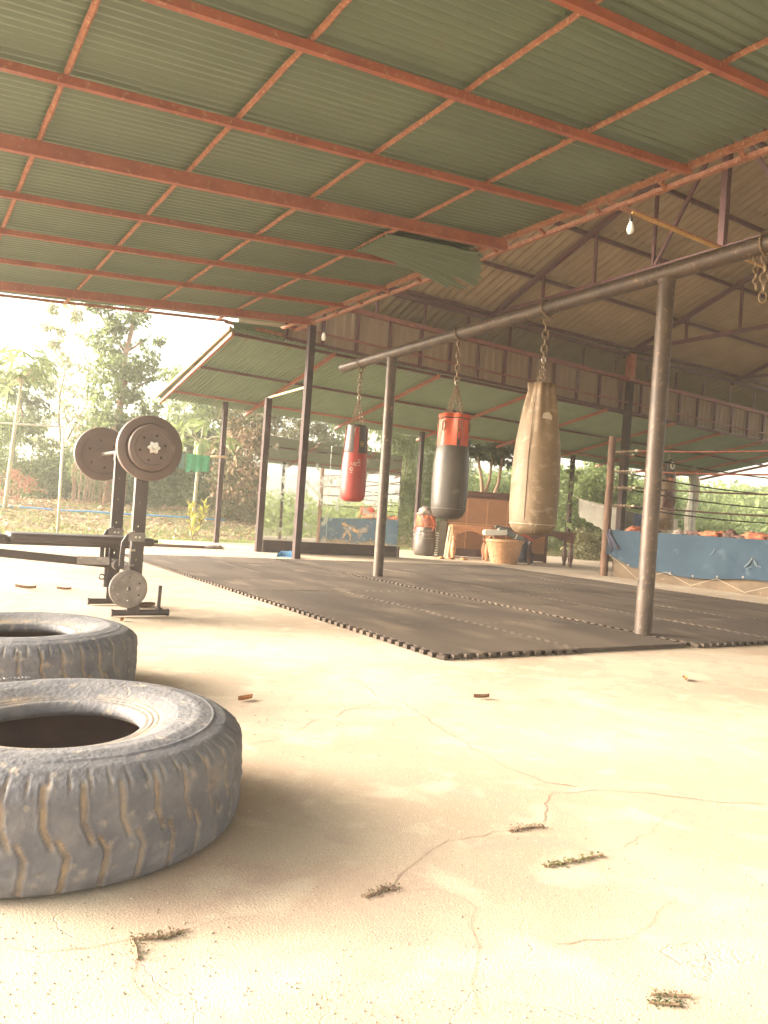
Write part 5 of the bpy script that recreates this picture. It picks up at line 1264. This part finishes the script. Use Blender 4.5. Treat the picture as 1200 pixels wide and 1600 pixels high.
cloth('cream_towel', 'cream towel on the line, furthest right of the clothes', on2(0.63), on2(0.76), (0.52, 0.5), 'cloth_pale', 'towel', wav=0.02)
# tan bag with pads hanging behind the ring
bp0 = V(15.02, 11.72, 0.86)
t = thing('punching_bag', 'pale tan heavy bag hanging behind the ring, dark pads strapped on it', 'punching bag', bp0); 
MB().lathe([(0.05, 0), (0.17, 0.01), (0.20, 0.06), (0.205, 0.5), (0.20, 1.1), (0.17, 1.35), (0.10, 1.42)], (0, 0, 0), 28).build('body', 'bag_tan', t, smooth=True)
mb = MB(); chain_mb(mb, (0, 0, 1.42), (0, 0, 2.35), 0.06, 0.035, 0.006, 7, 4); mb.build('chain', 'chain', t)
mb = MB(); mb.add(*lump((-0.13, -0.16, 1.38), (0.13, 0.10, 0.27), 0.25, 2, 4, 3)); pd = mb.build('pad', 'black_paint', t, smooth=True)
mb = MB(); mb.tube([V(-0.19+0.055*math.cos(a), -0.27, 1.47+0.075*math.sin(a)) for a in [k*math.pi/8 for k in range(16)]], 0.016, 6, closed=True); mb.build('pad_mark', 'white_foam', pd, smooth=True)
mb = MB(); mb.add(*lump((-0.12, -0.17, 0.66), (0.15, 0.10, 0.22), 0.4, 2, 6, 3)); mb.build('pad', 'wrap_dark', t, smooth=True)
MB().box((-0.1, -0.2, 1.16), (0.2, 0.06, 0.07), 0.3).build('buckle', 'wrap_orange', t)

# light bulbs
def bulb(x_, y_, ztop, zb, s, lab):
    t = thing('light_bulb', lab, 'light bulb', (x_, y_, zb))
    MB().tube([(0, 0, 0.13*s), (0, 0, ztop-zb)], 0.004, 5).build('cord', 'black_plastic', t)
    MB().lathe([(0.017*s, 0.085*s), (0.02*s, 0.09*s), (0.02*s, 0.13*s), (0.01*s, 0.14*s)], (0, 0, 0), 14).build('socket', 'black_plastic', t, smooth=True)
    MB().lathe([(0.004*s, -0.045*s), (0.02*s, -0.040*s), (0.036*s, -0.015*s), (0.038*s, 0.008*s), (0.03*s, 0.045*s), (0.019*s, 0.075*s), (0.016*s, 0.09*s)], (0, 0, 0), 18).build('globe', 'bulb', t, smooth=True)
bulb(7.335, 6.5, 4.62, 4.42, 1.15, 'unlit pale light bulb hanging from the yellow lath under the gable roof')
bulb(5.66, 11.2, 3.80, 3.54, 1.0, 'unlit pale light bulb hanging beside the top of the dark post')

# ================================================================== VEGETATION
def trunk(mb, path, r0, r1, seg=8):
    n = len(path); mb.tube(path, [r0+(r1-r0)*k/(n-1) for k in range(n)], seg)
def plant(name, label, cat, base, blobs, n, size, lm, stems=(), sm='bark', aspect=0.45, droop=0.5, group=None, crown='crown', leaf2=None):
    """blobs and stems are given relative to base"""
    t = thing(name, label, cat, base, 0, group)
    if stems:
        for path, r0, r1 in stems:
            mb = MB(); trunk(mb, [Vector(p) for p in path], r0, r1); mb.build('trunk' if r0 > 0.03 else 'stem', sm, t, smooth=True)
    pts = blob_points(blobs, n)
    link(crown, leaves_mesh(crown, pts, size, lm, aspect, droop), t)
    if leaf2:
        b2, n2, s2, m2 = leaf2; link('hanging_leaves', leaves_mesh('hanging_leaves', blob_points(b2, n2), s2, m2, aspect, 1.2), t)
    return t
def wob(h, dx=0.0, dy=0.0, n=6, a=0.08, sd=1):
    return [(dx*k/n+a*mnoise.noise(V(k*0.9, sd, 0)), dy*k/n+a*mnoise.noise(V(k*0.9, sd, 5)), h*k/n) for k in range(n+1)]
def tz(x_, y_): return V(x_, y_, terr(x_, y_)-0.03)
def dirp(px, d):       # position on the ground at distance d in the direction of column px (layout helper)
    r_ = F + R2*((px-600)/f_px) + U2*((-30)/f_px); k = d/math.hypot(r_.x, r_.y); return tz(r_.x*k, r_.y*k)

# tall tree wrapped in creeper
b = dirp(163, 22)
plant('tall_tree', 'tall slim tree wrapped in creepers, reaching up to the eave at the left', 'tree', b,
      [(-.1, 0, .9, .95, .8, .7, 1.2), (0.0, 0, 1.9, .9, .75, .6, 1.3), (.25, 0, 2.7, 1.0, .8, .55, 1.4), (.0, 0, 3.4, .8, .7, .6, 1.1), (.35, 0, 3.9, .9, .7, .45, 1.0), (-.15, 0, 4.5, .6, .5, .5, .8), (.15, 0, 5.2, .65, .55, .5, .7), (-.6, 0, 5.35, .35, .3, .25, .3), (0.9, .2, 4.6, .4, .3, .3, .2)], 9500, 0.125, 'L_green',
      stems=[(wob(5.4, .35, 0, 8, .16, 2), .13, .05), ([(.1, 0, 2.8), (.6, 0.1, 3.3), (1.0, .1, 3.6)], .05, .02), ([(.2, 0, 4.2), (-.3, 0, 4.8), (-.7, 0, 5.3)], .04, .015), ([(.25, 0, 4.2), (.7, 0, 4.6), (1.0, .1, 4.9)], .035, .012)], sm='vine_dry', aspect=0.5, droop=0.7)
# dry hanging vines round its foot
t = thing('dry_creeper', 'brown dry creeper stems hanging round the foot of the tall tree', 'creeper', dirp(150, 21.6))
for k in range(26):
    a = rnd.uniform(-0.75, 0.75); h = rnd.uniform(1.2, 2.3); mb = MB()
    mb.tube([V(a+0.12*mnoise.noise(V(j*0.8, k, 0)), -0.1+0.3*mnoise.noise(V(k, 3, 0)), h*(1-j/7)) for j in range(8)], 0.013, 4); mb.build('stem', 'vine_dry', t)
# wispy tree
plant('wispy_tree', 'pale feathery tree, blurred by the wind, left of the tall tree', 'tree', dirp(95, 27),
      [(-.2, 0, 6.1, .7, .6, .35, .5), (-.7, 0, 5.2, .55, .5, .4, .45), (.3, 0, 5.0, .8, .6, .6, .5), (-.1, 0, 4.0, 1.2, .9, .7, .9), (.4, 0, 3.0, 1.3, 1.0, .8, 1.0), (-.5, 0, 2.2, 1.2, .9, .6, .8), (.6, 0, 1.6, 1.3, 1, .7, .8)], 5000, 0.16, 'L_wispy',
      stems=[(wob(5.8, -.5, 0, 7, .25, 5), .06, .02), ([(0, 0, 2.0), (.6, 0, 3.4), (.9, 0, 4.8)], .035, .01), ([(0, 0, 2.5), (-.6, 0, 4.0), (-.8, 0, 5.4)], .03, .01)], sm='bark_pale', aspect=0.28, droop=0.9)
# papayas
def papaya_leaf_mesh():
    vs = [(0, 0, 0)]; lob = 7; pts = []
    for k in range(lob):
        a = R(-135+k*45)+R(90); L_ = 0.30 if k not in (0, 6) else 0.2
        for (f_, o_) in ((0.35, -0.22), (0.62, -0.16), (0.80, -0.20), (1.0, 0.0), (0.80, 0.20), (0.62, 0.16), (0.35, 0.22)):
            pts.append((L_*f_*math.cos(a+o_), L_*f_*math.sin(a+o_), -0.10*f_*f_*L_/0.3))
    vs += pts; n = len(pts); fs = [(0, i+1, i+2) for i in range(n-1)]
    mb = MB(); mb.add(vs, fs); return mb
def papaya(name, label, base, h, lean, nl, s, fruits, lm, leafs=None):
    t = thing(name, label, 'tree', base)
    pth = [V(lean[0]*(k/6)**1.3, lean[1]*k/6, h*k/6) for k in range(7)]
    mb = MB(); trunk(mb, pth, 0.052*s, 0.03*s); mb.build('trunk', 'papaya_bark', t, smooth=True)
    top = pth[-1]; me = papaya_leaf_mesh().mesh('leaf', lm)
    for k in range(nl):
        a = k*2.4+rnd.uniform(-.3, .3); el = R(rnd.uniform(-5, 60)); L_ = rnd.uniform(0.55, 0.9)*s
        d = V(math.cos(a)*math.cos(el), math.sin(a)*math.cos(el), math.sin(el)); tip = top+d*L_-V(0, 0, 0.10*L_)
        mb = MB(); mb.tube([top-V(0, 0, rnd.uniform(0, .15)), top+d*L_*0.5, tip], [0.014, 0.011, 0.008], 5); st = mb.build('leaf_stalk', 'papaya_bark', t)
        o = link('leaf', me, t, loc=tip, rot=(rnd.uniform(-.5, .5), R(25)+rnd.uniform(-.3, .5), a-R(90)*0+rnd.uniform(-.3, .3)), scale=(s*1.25,)*3)
    for k in range(fruits):
        a = k*2.1; z = -0.12-0.085*(k//2); r_ = 0.10
        q = top+V(r_*math.cos(a), r_*math.sin(a), z*s)
        MB().lathe([(0.01, -0.13), (0.045, -0.10), (0.068, -0.04), (0.060, 0.03), (0.03, 0.08), (0.01, 0.10)], q, 12).build('fruit', 'papaya_fruit', t, smooth=True)
    return t
papaya('papaya_tree', 'slim pale papaya tree with drooping crown at the far left border', dirp(5, 19.5), 3.05, (0.16, 0), 26, 0.95, 0, 'L_light')
papaya('papaya_tree', 'papaya tree bearing a cluster of green fruit behind the green net', dirp(300, 17.8), 2.25, (0.05, 0), 9, 0.95, 11, 'L_light')
o = MB(); o.lathe([(0.01, 0), (0.035, 0.05), (0.03, 0.18), (0.008, 0.30)], (0, 0, 0), 10); o = o.build('flower_spike', 'rusty_steel', smooth=True); q = dirp(5, 19.0)+V(.40, 0, 3.0); o.location = q; tag(o, 'red-brown flower spike in the crown of the papaya at the left border', 'flower')
# bushes left
plant('bush', 'broad green bush under the papaya at the left border', 'bush', dirp(30, 23.5), [(0, 0, .5, 1.5, 1, .7, 1), (.9, 0, .9, .9, .8, .6, .7), (-1, 0, 1.5, 1.1, .8, .9, .8)], 6000, 0.11, 'L_green', stems=[(wob(1.2, .2, 0), .03, .01)])
plant('bush', 'leafy green bush behind the white pipe post', 'bush', dirp(95, 24.5), [(0, 0, .5, 1.6, 1, .75, 1), (.5, 0, 1.0, 1.2, .8, .5, .6)], 5500, 0.11, 'L_green', stems=[(wob(1.0, .2, 0), .03, .01)])
plant('bush', 'low green bush at the left foot of the tall tree', 'bush', dirp(220, 23.0), [(0, 0, .6, 1.4, 1, .8, 1), (.4, 0, 1.2, .9, .7, .5, .6)], 5500, 0.12, 'L_green', stems=[(wob(1.1, .1, 0), .03, .01)])
plant('bush', 'dense green bush behind the lower plates of the barbell', 'bush', dirp(265, 25.0), [(0, 0, .7, 1.5, 1, .9, 1), (.3, 0, 1.5, 1.2, .8, .7, .8), (-.2, 0, 2.3, .9, .7, .5, .5)], 6500, 0.13, 'L_green', stems=[(wob(1.6, .2, 0), .04, .015)])
plant('leafy_tree', 'broad leafy tree behind the papaya at the left border', 'tree', dirp(12, 25), [(0, 0, 1.4, 1.3, 1, .9, 1), (-.2, 0, 2.5, 1.2, .9, .7, 1), (.2, 0, 3.3, .8, .7, .45, .6)], 6000, 0.13, 'L_green', stems=[(wob(3.0, .1, 0, 6, .2, 17), .07, .03)], droop=0.8)
plant('leafy_tree', 'light leafy tree between the tall tree and the papaya with fruit', 'tree', dirp(268, 29), [(0, 0, 2.2, 1.4, 1, 1.0, 1), (.3, 0, 3.7, 1.2, .9, .7, .8), (-.2, 0, 4.7, .7, .6, .4, .3)], 5200, 0.15, 'L_light', stems=[(wob(4.2, .2, 0, 6, .2, 18), .07, .02)], droop=0.8)
plant('red_shrub', 'small reddish twiggy shrub near the left border', 'shrub', dirp(22, 21.0), [(0, 0, .45, .6, .4, .35, 1)], 700, 0.07, 'L_red', stems=[(wob(.8, .2, 0, 5, .2, 3), .015, .006), (wob(.7, -.4, 0, 5, .2, 8), .015, .006)], sm='vine_dry')
# vine covered mass
plant('vine_tree', 'tree smothered in brown-green vines behind the back lean-to post', 'tree', dirp(372, 21.5),
      [(0, 0, .8, 1.0, .8, .9, 1), (0.1, 0, 1.9, 1.0, .8, .8, 1.1), (0.1, 0, 2.8, 1.0, .8, .6, 1), (0.5, 0, 3.3, .9, .7, .5, .7)], 8500, 0.12, 'L_olive',
      stems=[(wob(3.2, .3, 0, 6, .2, 4), .09, .04), (wob(2.7, -.4, 0, 6, .2, 9), .05, .02)], sm='vine_dry', droop=1.0, leaf2=([(0, -.2, 1.6, 1.0, .6, 1.5, 1)], 2200, 0.14, 'L_dry'))
plant('vine_tree', 'leafy vine-hung tree left of the mirror frame', 'tree', dirp(330, 25.5), [(0, 0, 1.2, 1.3, .8, 1.1, 1), (0.2, 0, 2.6, 1.3, .8, .8, 1), (0.0, 0, 3.6, 1.0, .8, .5, .6)], 7500, 0.13, 'L_green', stems=[(wob(3.2, .2, 0, 6, .2, 7), .08, .03)], droop=0.9)
plant('slender_tree', 'slender pale tree whose thin leaves show above the mirror at its left', 'tree', dirp(455, 24.0), [(0, 0, 3.2, 1.2, .8, .5, 1), (0.4, 0, 2.5, 1.0, .8, .5, .8), (.2, 0, 1.2, 1.2, .8, .9, 1)], 5200, 0.14, 'L_olive', stems=[(wob(3.4, .3, 0, 6, .15, 11), .06, .02)], aspect=0.35, droop=0.8)
plant('slender_tree', 'slender pale tree whose thin leaves show above the middle of the mirror', 'tree', dirp(540, 25.0), [(0, 0, 3.4, 1.3, .8, .5, 1), (-.3, 0, 2.6, 1.2, .8, .5, .8), (.2, 0, 1.3, 1.3, .8, .9, 1)], 5200, 0.14, 'L_light', stems=[(wob(3.4, -.2, 0, 6, .15, 13), .06, .02)], aspect=0.3, droop=0.8)
# bamboo hedge
for k, (px, lab) in enumerate(((615, 'leftmost light green bamboo clump, right of the mirror'), (650, 'light green bamboo clump behind the slim dark post'), (692, 'light green bamboo clump behind the black punching bag'))):
    st_ = [(wob(3.3+.3*math.sin(j*2.3), .5*math.sin(j*1.7), 0.2*math.cos(j), 6, .1, j+20), .022, .008) for j in range(9)]
    plant('bamboo_clump', lab, 'bamboo', dirp(px, 21+k*0.7), [(0, 0, 1.0, .75, .6, .9, 1), (.1, 0, 2.2, .8, .6, .8, 1.1), (-.1, 0, 3.2, .85, .6, .6, 1)], 6500, 0.15, 'L_light', stems=st_, sm='papaya_bark', aspect=0.2, droop=0.7, group='bamboo clumps right of the mirror')
# forked tree
plant('forked_tree', 'small forked tree with dark leaves seen between the two larger bags', 'tree', dirp(757, 20.0), [(.0, 0, 3.0, 1.25, .9, .38, 1.2), (.6, 0, 2.75, .7, .6, .3, .5), (-.6, 0, 2.8, .6, .6, .3, .4)], 2400, 0.20, 'L_dark',
      stems=[([(-.15, 0, 0), (-.12, 0, 1.3), (-.2, 0, 1.9), (-.4, 0, 2.6)], .075, .03), ([(-.12, 0, 1.5), (.05, 0, 2.0), (.1, 0, 2.7)], .05, .02), ([(.2, .1, 0), (.15, .1, 1.2), (.35, 0, 1.9), (.45, 0, 2.8)], .07, .03)], sm='vine_dry', aspect=0.4, droop=0.9)
plant('bush', 'bright bush behind the forked tree', 'bush', dirp(770, 26), [(0, 0, .9, 2.2, 1, 1.0, 1), (.6, 0, 1.7, 1.6, .8, .6, .6)], 7000, 0.14, 'L_light', stems=[(wob(1.4, .2, 0), .04, .015)])
plant('bush', 'bright bush behind the tan bag and dark table', 'bush', dirp(870, 25), [(0, 0, 1.0, 2.0, 1, 1.1, 1), (.5, 0, 2.0, 1.3, .8, .7, .7)], 7500, 0.14, 'L_light', stems=[(wob(1.6, .2, 0), .04, .015)])
plant('bush', 'bright feathery bush right of the vine-grown back post', 'bush', dirp(930, 24), [(0, 0, 1.1, 1.4, 1, 1.1, 1), (.2, 0, 2.3, 1.1, .8, .8, .9)], 7500, 0.14, 'L_light', stems=[(wob(2.2, .2, 0), .04, .015)])
plant('bush', 'dark tangled bush low behind the grey sheet', 'bush', dirp(945, 20.5), [(0, 0, .45, 1.3, .6, .5, 1)], 3500, 0.11, 'L_olive', stems=[(wob(.8, .2, 0), .025, .01)])
plant('bush', 'light bush behind the column at the ring corner', 'bush', dirp(1000, 27), [(0, 0, 1.0, 2.0, 1, 1.1, 1), (.3, 0, 2.1, 1.3, .8, .6, .6)], 6500, 0.15, 'L_light', stems=[(wob(1.6, .2, 0), .04, .015)])
# vine on the back post
t = thing('post_vine', 'green vine with heart-shaped leaves climbing the post right of the tan bag', 'vine', V(14.72, 14.43, 0))
mb = MB(); mb.tube([V(0.06*math.cos(k*0.9), 0.06*math.sin(k*0.9), k*0.1) for k in range(28)], 0.008, 5); mb.build('stem', 'vine_dry', t)
pts = [(0.09*math.cos(k*2.4)+rnd.uniform(-.03, .03), 0.09*math.sin(k*2.4), 0.25+k*0.038) for k in range(60)]
link('leaves', leaves_mesh('leaves', pts, 0.17, 'L_light', 0.8, 0.9), t)
# pale trunks at the right
for px, d, r_, lab in ((1076, 24.5, .17, 'pale peeling tree trunk standing beside the grey post at the right'),):
    b = dirp(px, d); t = thing('pale_tree', lab, 'tree', b); mb = MB(); trunk(mb, [Vector(p) for p in wob(3.4, .12, 0, 7, .10, 3)], r_, r_*0.8, 12); mb.build('trunk', 'bark_pale', t, smooth=True)
    link('crown', leaves_mesh('crown', blob_points([(0, 0, 3.9, .9, .8, .5, 1)], 900), 0.15, 'L_olive'), t)
# scrub hillside on the right, reads as one mass
def scatter_hill(n):
    P = []
    for _ in range(n):
        px = rnd.uniform(1040, 1500); d = rnd.uniform(26, 52); r_ = F + R2*((px-600)/f_px); k = d/math.hypot(r_.x, r_.y); x_, y_ = r_.x*k, r_.y*k
        hh = 0.9+1.1*abs(mnoise.noise(V(x_*0.25, y_*0.25, 0)))+ (d-26)*0.035
        P.append((x_, y_, terr(x_, y_)+rnd.random()**0.7*hh))
    return P
link('hillside_scrub', leaves_mesh('hillside_scrub', scatter_hill(26000), 0.26, 'L_light', 0.5, 0.3), kind='stuff')
P = []
for _ in range(52000):
    px = rnd.uniform(-500, 1080); d = rnd.uniform(29, 40); r_ = F + R2*((px-600)/f_px); k = d/math.hypot(r_.x, r_.y); x_, y_ = r_.x*k, r_.y*k
    hh = 0.9+1.3*abs(mnoise.noise(V(x_*0.2, y_*0.2, 9)))
    if px > 560: hh += 0.9
    P.append((x_, y_, terr(x_, y_)+rnd.random()**0.7*hh))
link('far_scrub', leaves_mesh('far_scrub', P, 0.25, 'L_green', 0.5, 0.3), kind='stuff')
# scrub behind the camera side, seen in the mirror only
P = []
for _ in range(22000):
    x_ = rnd.uniform(4, 34); y_ = rnd.uniform(-22, -9); hh = 1.6+1.6*abs(mnoise.noise(V(x_*0.25, y_*0.25, 9)))
    P.append((x_, y_, -0.1+rnd.random()**0.7*hh))
link('side_scrub', leaves_mesh('side_scrub', P, 0.26, 'L_light', 0.5, 0.3), kind='stuff')
# leaf litter and grass
def scat(n, x0, x1, y0, y1, dens=None, zoff=0.01):
    P = []
    while len(P) < n:
        x_, y_ = rnd.uniform(x0, x1), rnd.uniform(y0, y1)
        if y_ < 14.75 and 4.2 < x_ < 22.35: continue
        if dens and rnd.random() > dens(x_, y_): continue
        P.append((x_, y_, terr(x_, y_)+zoff+rnd.random()*0.03))
    return P
link('leaf_litter', leaves_mesh('leaf_litter', scat(36000, -5, 30, 15.3, 27), 0.13, 'L_dry', 0.4, 0.0, flat=0.75), kind='stuff')
gd = lambda x_, y_: max(0.04, min(1, 0.55+1.6*mnoise.noise(V(x_*0.55, y_*0.9, 2)))) * (1.0 if y_ < 15.8 else 0.22)
def grass_mesh(name, P, h, m):
    P = np.array(P); n = len(P); a = rng.uniform(0, 6.28, n); L_ = h*rng.uniform(.5, 1.2, n)
    u = np.stack([np.cos(a), np.sin(a), np.zeros(n)], 1)*0.006; lean = rng.normal(size=(n, 3))*0.35; lean[:, 2] = 1
    tip = P+lean*L_[:, None]; v = np.stack([P-u, P+u, tip], 1).reshape(-1, 3); return np_mesh(name, v, np.arange(n*3), 3, m)
Pg = scat(42000, -5, 24, 12.65, 21, gd, 0.0)
link('grass', grass_mesh('grass', Pg, 0.13, 'L_grass'), kind='stuff')
# croton
b = V(5.02, 15.0, terr(5.02, 15.0))
t = thing('croton_plant', 'yellow-green croton with long upright leaves in front of the papaya with fruit', 'plant', b)
for j in range(6):
    mb = MB(); mb.tube([V(0, 0, 0), V(.10*math.sin(j*2.1), .1*math.cos(j*2.1), .35), V(.2*math.sin(j*2.1), .15*math.cos(j*2.1), .62+.06*j)], 0.008, 5); mb.build('stem', 'bark', t)
def blade_mesh():
    mb = MB(); L_ = 0.24; w = 0.028
    vs = []; 
    for k in range(5): u = k/4; vs += [(-w*math.sin(math.pi*min(.97, u+.06)), L_*u, 0.05*math.sin(u*2.2)-0.10*u*u), (w*math.sin(math.pi*min(.97, u+.06)), L_*u, 0.05*math.sin(u*2.2)-0.10*u*u)]
    mb.add(vs, [(2*k, 2*k+1, 2*k+3, 2*k+2) for k in range(4)]); return mb.mesh('leaf', 'L_yellow')
bme = blade_mesh()
for j in range(66):
    q = j % 6; h = rnd.uniform(.2, .62+.06*q); f_ = h/(.62+.06*q)
    link('leaf', bme, t, loc=V(.2*f_*math.sin(q*2.1), .15*f_*math.cos(q*2.1), h), rot=(R(rnd.uniform(15, 65)), 0, rnd.uniform(0, 6.28)))
# hose
o = MB(V(0, 19.5, 0)).tube([V(0.6+k*0.55, 19.3+0.5*math.sin(k*0.5), terr(0.6+k*0.55, 19.3)+0.10) for k in range(13)], 0.022, 6).build('garden_hose', 'hose', smooth=True); o.location = (0, 19.5, 0); tag(o, 'thin blue hose lying across the leaf litter at the left', 'hose')
# plank and rags at the slab edge
o = MB(V(3.6, 12.5, 0)).box((3.75, 12.50, 0.022), (1.6, 0.10, 0.04), R(-4)).build('wooden_plank', 'dark_wood'); o.location = (3.6, 12.5, 0); tag(o, 'dark wooden plank lying along the back edge of the concrete', 'plank')
for k, (x_, y_, s, lab, m) in enumerate(((4.52, 12.45, (.16, .08, .035), 'crumpled grey rag on the concrete edge left of the mirror', 'rag'), (2.75, 12.25, (.14, .08, .03), 'crumpled olive rag on the concrete edge behind the bench', 'rag'), (3.05, 12.5, (.10, .06, .035), 'small heap of dry leaves on the concrete edge behind the bench', 'dry_leaf'))):
    mb = MB(); mb.add(*lump((0, 0, s[2]*.7), s, 0.6, 2.5, k*4+2, 3)); o = mb.build('rag' if k < 2 else 'leaf_heap', m, smooth=True); o.location = (x_, y_, 0); tag(o, lab, 'rag' if k < 2 else 'leaves')
for k, (s, d) in enumerate(((1.15, 14.8), (1.35, 14.85), (1.6, 14.95))):
    mb = MB(); mb.add(*lump((0, 0, .02), (.07, .05, .025), 0.7, 3, k+7, 2)); o = mb.build('debris_heap', 'dry_leaf', smooth=True); o.location = fp(s, d)
    tag(o, ['small heap of dry debris left of the table legs', 'small heap of dry debris at the foot of the leaning slats', 'small heap of dry debris under the orange-brown table'][k], 'debris')
# a brown sandal beside the rear foot bar
mb = MB(); mb.add(*lump((0, 0, .018), (.09, .035, .02), 0.2, 2, 3, 2)); o = mb.build('sandal', 'wood_post', smooth=True); o.location = (1.50, 5.42, 0); o.rotation_euler = (0, 0, 0.4); tag(o, 'brown flat sandal on the concrete behind the bench upright', 'sandal')
# single fallen leaves on the concrete
def fallen(x_, y_, L_, w, rz, m, lab):
    vs = []; n = 7
    for k in range(n):
        u = k/(n-1); ww = w*math.sin(math.pi*max(.03, min(.97, u))); curl = 0.12*L_*(u-0.5)**2*2
        vs += [(L_*(u-.5), -ww/2, 0.012+curl+0.2*w), (L_*(u-.5), 0, 0.004+curl*.6), (L_*(u-.5), ww/2, 0.010+curl+0.25*w)]
    fs = []
    for k in range(n-1):
        for j in (0, 1): fs.append((k*3+j, k*3+j+1, k*3+j+4, k*3+j+3))
    o = MB().add(vs, fs).build('fallen_leaf', m, smooth=True); o.location = (x_, y_, 0); o.rotation_euler = (0, 0, rz); tag(o, lab, 'leaf', 'fallen leaves on the concrete')
fallen(1.183, 2.792, .07, .032, .3, 'dry_leaf', 'orange dry leaf on the concrete behind the nearest tyre')
fallen(2.154, 2.547, .075, .030, -.2, 'brown_leaf', 'brown dry leaf on the concrete in front of the mat corner')
fallen(3.534, 2.563, .07, .03, .8, 'dry_leaf', 'yellowish dry leaf on the concrete near the right border')
fallen(0.877, 6.469, .16, .05, -.5, 'brown_leaf', 'long brown leaf on the concrete behind the tyres, left one')
fallen(1.142, 6.402, .11, .04, -.4, 'brown_leaf', 'smaller brown leaf on the concrete right of the long one')
fallen(1.20, 4.80, .06, .03, 1.0, 'dry_leaf', 'small yellow leaf at the left end of the front foot bar')
# weeds growing out of the cracks
def weed(path, n, size, m, lab, h=0.012):
    a = Vector((*path[0], 0)); t_ = thing('weed', lab, 'weed', a, 0, 'weeds in the concrete cracks'); P = []
    for k in range(n):
        u = rnd.random()*(len(path)-1); i = int(u); f_ = u-i; p = Vector((*path[i], 0)).lerp(Vector((*path[min(i+1, len(path)-1)], 0)), f_)
        P.append(p-a+V(rnd.gauss(0, .005)+(.012*rnd.random()**3), rnd.gauss(0, .005), 0.001+rnd.random()**2*h*0.8))
    link('leaves', leaves_mesh('leaves', P, size*0.52, m, 0.5, -0.3, flat=0.5), t_)
    mb = MB(); mb.tube([Vector((*p, 0.003))-a for p in path], 0.0022, 5); mb.build('stem', 'vine_dry', t_)
weed([(1.312, 1.415), (1.345, 1.412), (1.385, 1.411), (1.41, 1.40)], 150, .013, 'L_weed', 'dark creeping weed with a reddish tail, topmost weed on the right')
weed([(1.255, 1.235), (1.30, 1.228), (1.35, 1.225), (1.43, 1.222)], 120, .018, 'L_olive', 'thin pale green grass tuft below the dark creeping weed')
weed([(0.822, 1.28), (0.85, 1.283), (0.872, 1.293), (0.895, 1.283)], 130, .013, 'L_weed', 'small dark weed in the middle of the foreground')
weed([(0.385, 1.318), (0.415, 1.308), (0.445, 1.302), (0.47, 1.31)], 150, .013, 'L_weed', 'low weed at the lower left with a short hanging shoot')
weed([(0.383, 1.315), (0.382, 1.285), (0.376, 1.255)], 60, .011, 'L_weed', 'short shoot trailing towards the viewer from the low left weed')
weed([(1.065, .800), (1.085, .785), (1.108, .770)], 90, .012, 'L_dark', 'dark green weed sprig near the bottom right, left of the pair')
weed([(1.085, .812), (1.112, .797), (1.142, .778)], 80, .011, 'L_weed', 'reddish weed sprig near the bottom right, right of the pair')

# loose grit on the nearest concrete
n = 6500; d = 0.9+rng.random(n)**1.6*4.2; an = R(32)+rng.uniform(-0.48, 0.50, n)
gx, gy = d*np.sin(an), d*np.cos(an)
cl = np.array([mnoise.noise(Vector((x_*2.2, y_*2.2, 4)))+0.5*mnoise.noise(Vector((x_*7, y_*7, 4))) for x_, y_ in zip(gx, gy)])
ok = (cl > rng.uniform(-0.35, 0.45, n)) & (np.hypot(gx-0.348, gy-1.925) > 0.44) & (np.hypot(gx-0.437, gy-3.26) > 0.44) & ~((gx > 2.5) & (gy > 3.28))
gx, gy = gx[ok], gy[ok]; n = len(gx); rr_ = rng.uniform(0.0006, 0.0022, n)*(1+0.25*d[ok])
oc = np.array([(1, 0, 0), (0, 1, 0), (-1, 0, 0), (0, -1, 0), (0, 0, 1), (0, 0, -1)])*np.array([1, .8, .6])
v = (np.stack([gx, gy, rr_*0.4], 1)[:, None, :]+oc[None]*rr_[:, None, None]*rng.uniform(.6, 1.3, (n, 6, 1))).reshape(-1, 3)
fo = np.array([(0, 1, 4), (1, 2, 4), (2, 3, 4), (3, 0, 4), (1, 0, 5), (2, 1, 5), (3, 2, 5), (0, 3, 5)]).ravel()
f = (np.arange(n)[:, None]*6+fo[None]).ravel()
M['grit'] = leafmat('grit', (0.62, 0.52, 0.40), (0.30, 0.23, 0.17), 0.0)
link('floor_grit', np_mesh('floor_grit', v, f, 3, 'grit'), kind='stuff')
# ================================================================== DUSTY AIR
hm = bpy.data.materials.new('dusty_air'); hm.use_nodes = True
hn, hl = hm.node_tree.nodes, hm.node_tree.links; hn.remove(hn['Principled BSDF'])
pv_ = hn.new('ShaderNodeVolumePrincipled'); pv_.inputs['Color'].default_value = (1.0, 0.975, 0.92, 1); pv_.inputs['Density'].default_value = 0.0036; pv_.inputs['Anisotropy'].default_value = 0.35
hl.new(pv_.outputs[0], hn['Material Output'].inputs['Volume'])
hb = MB().box((40, 70, 3.3), (520, 500, 9.2)).mesh('haze', None); hb.materials.append(hm)
link('haze', hb, kind='stuff')
scene.cycles.volume_bounces = 1
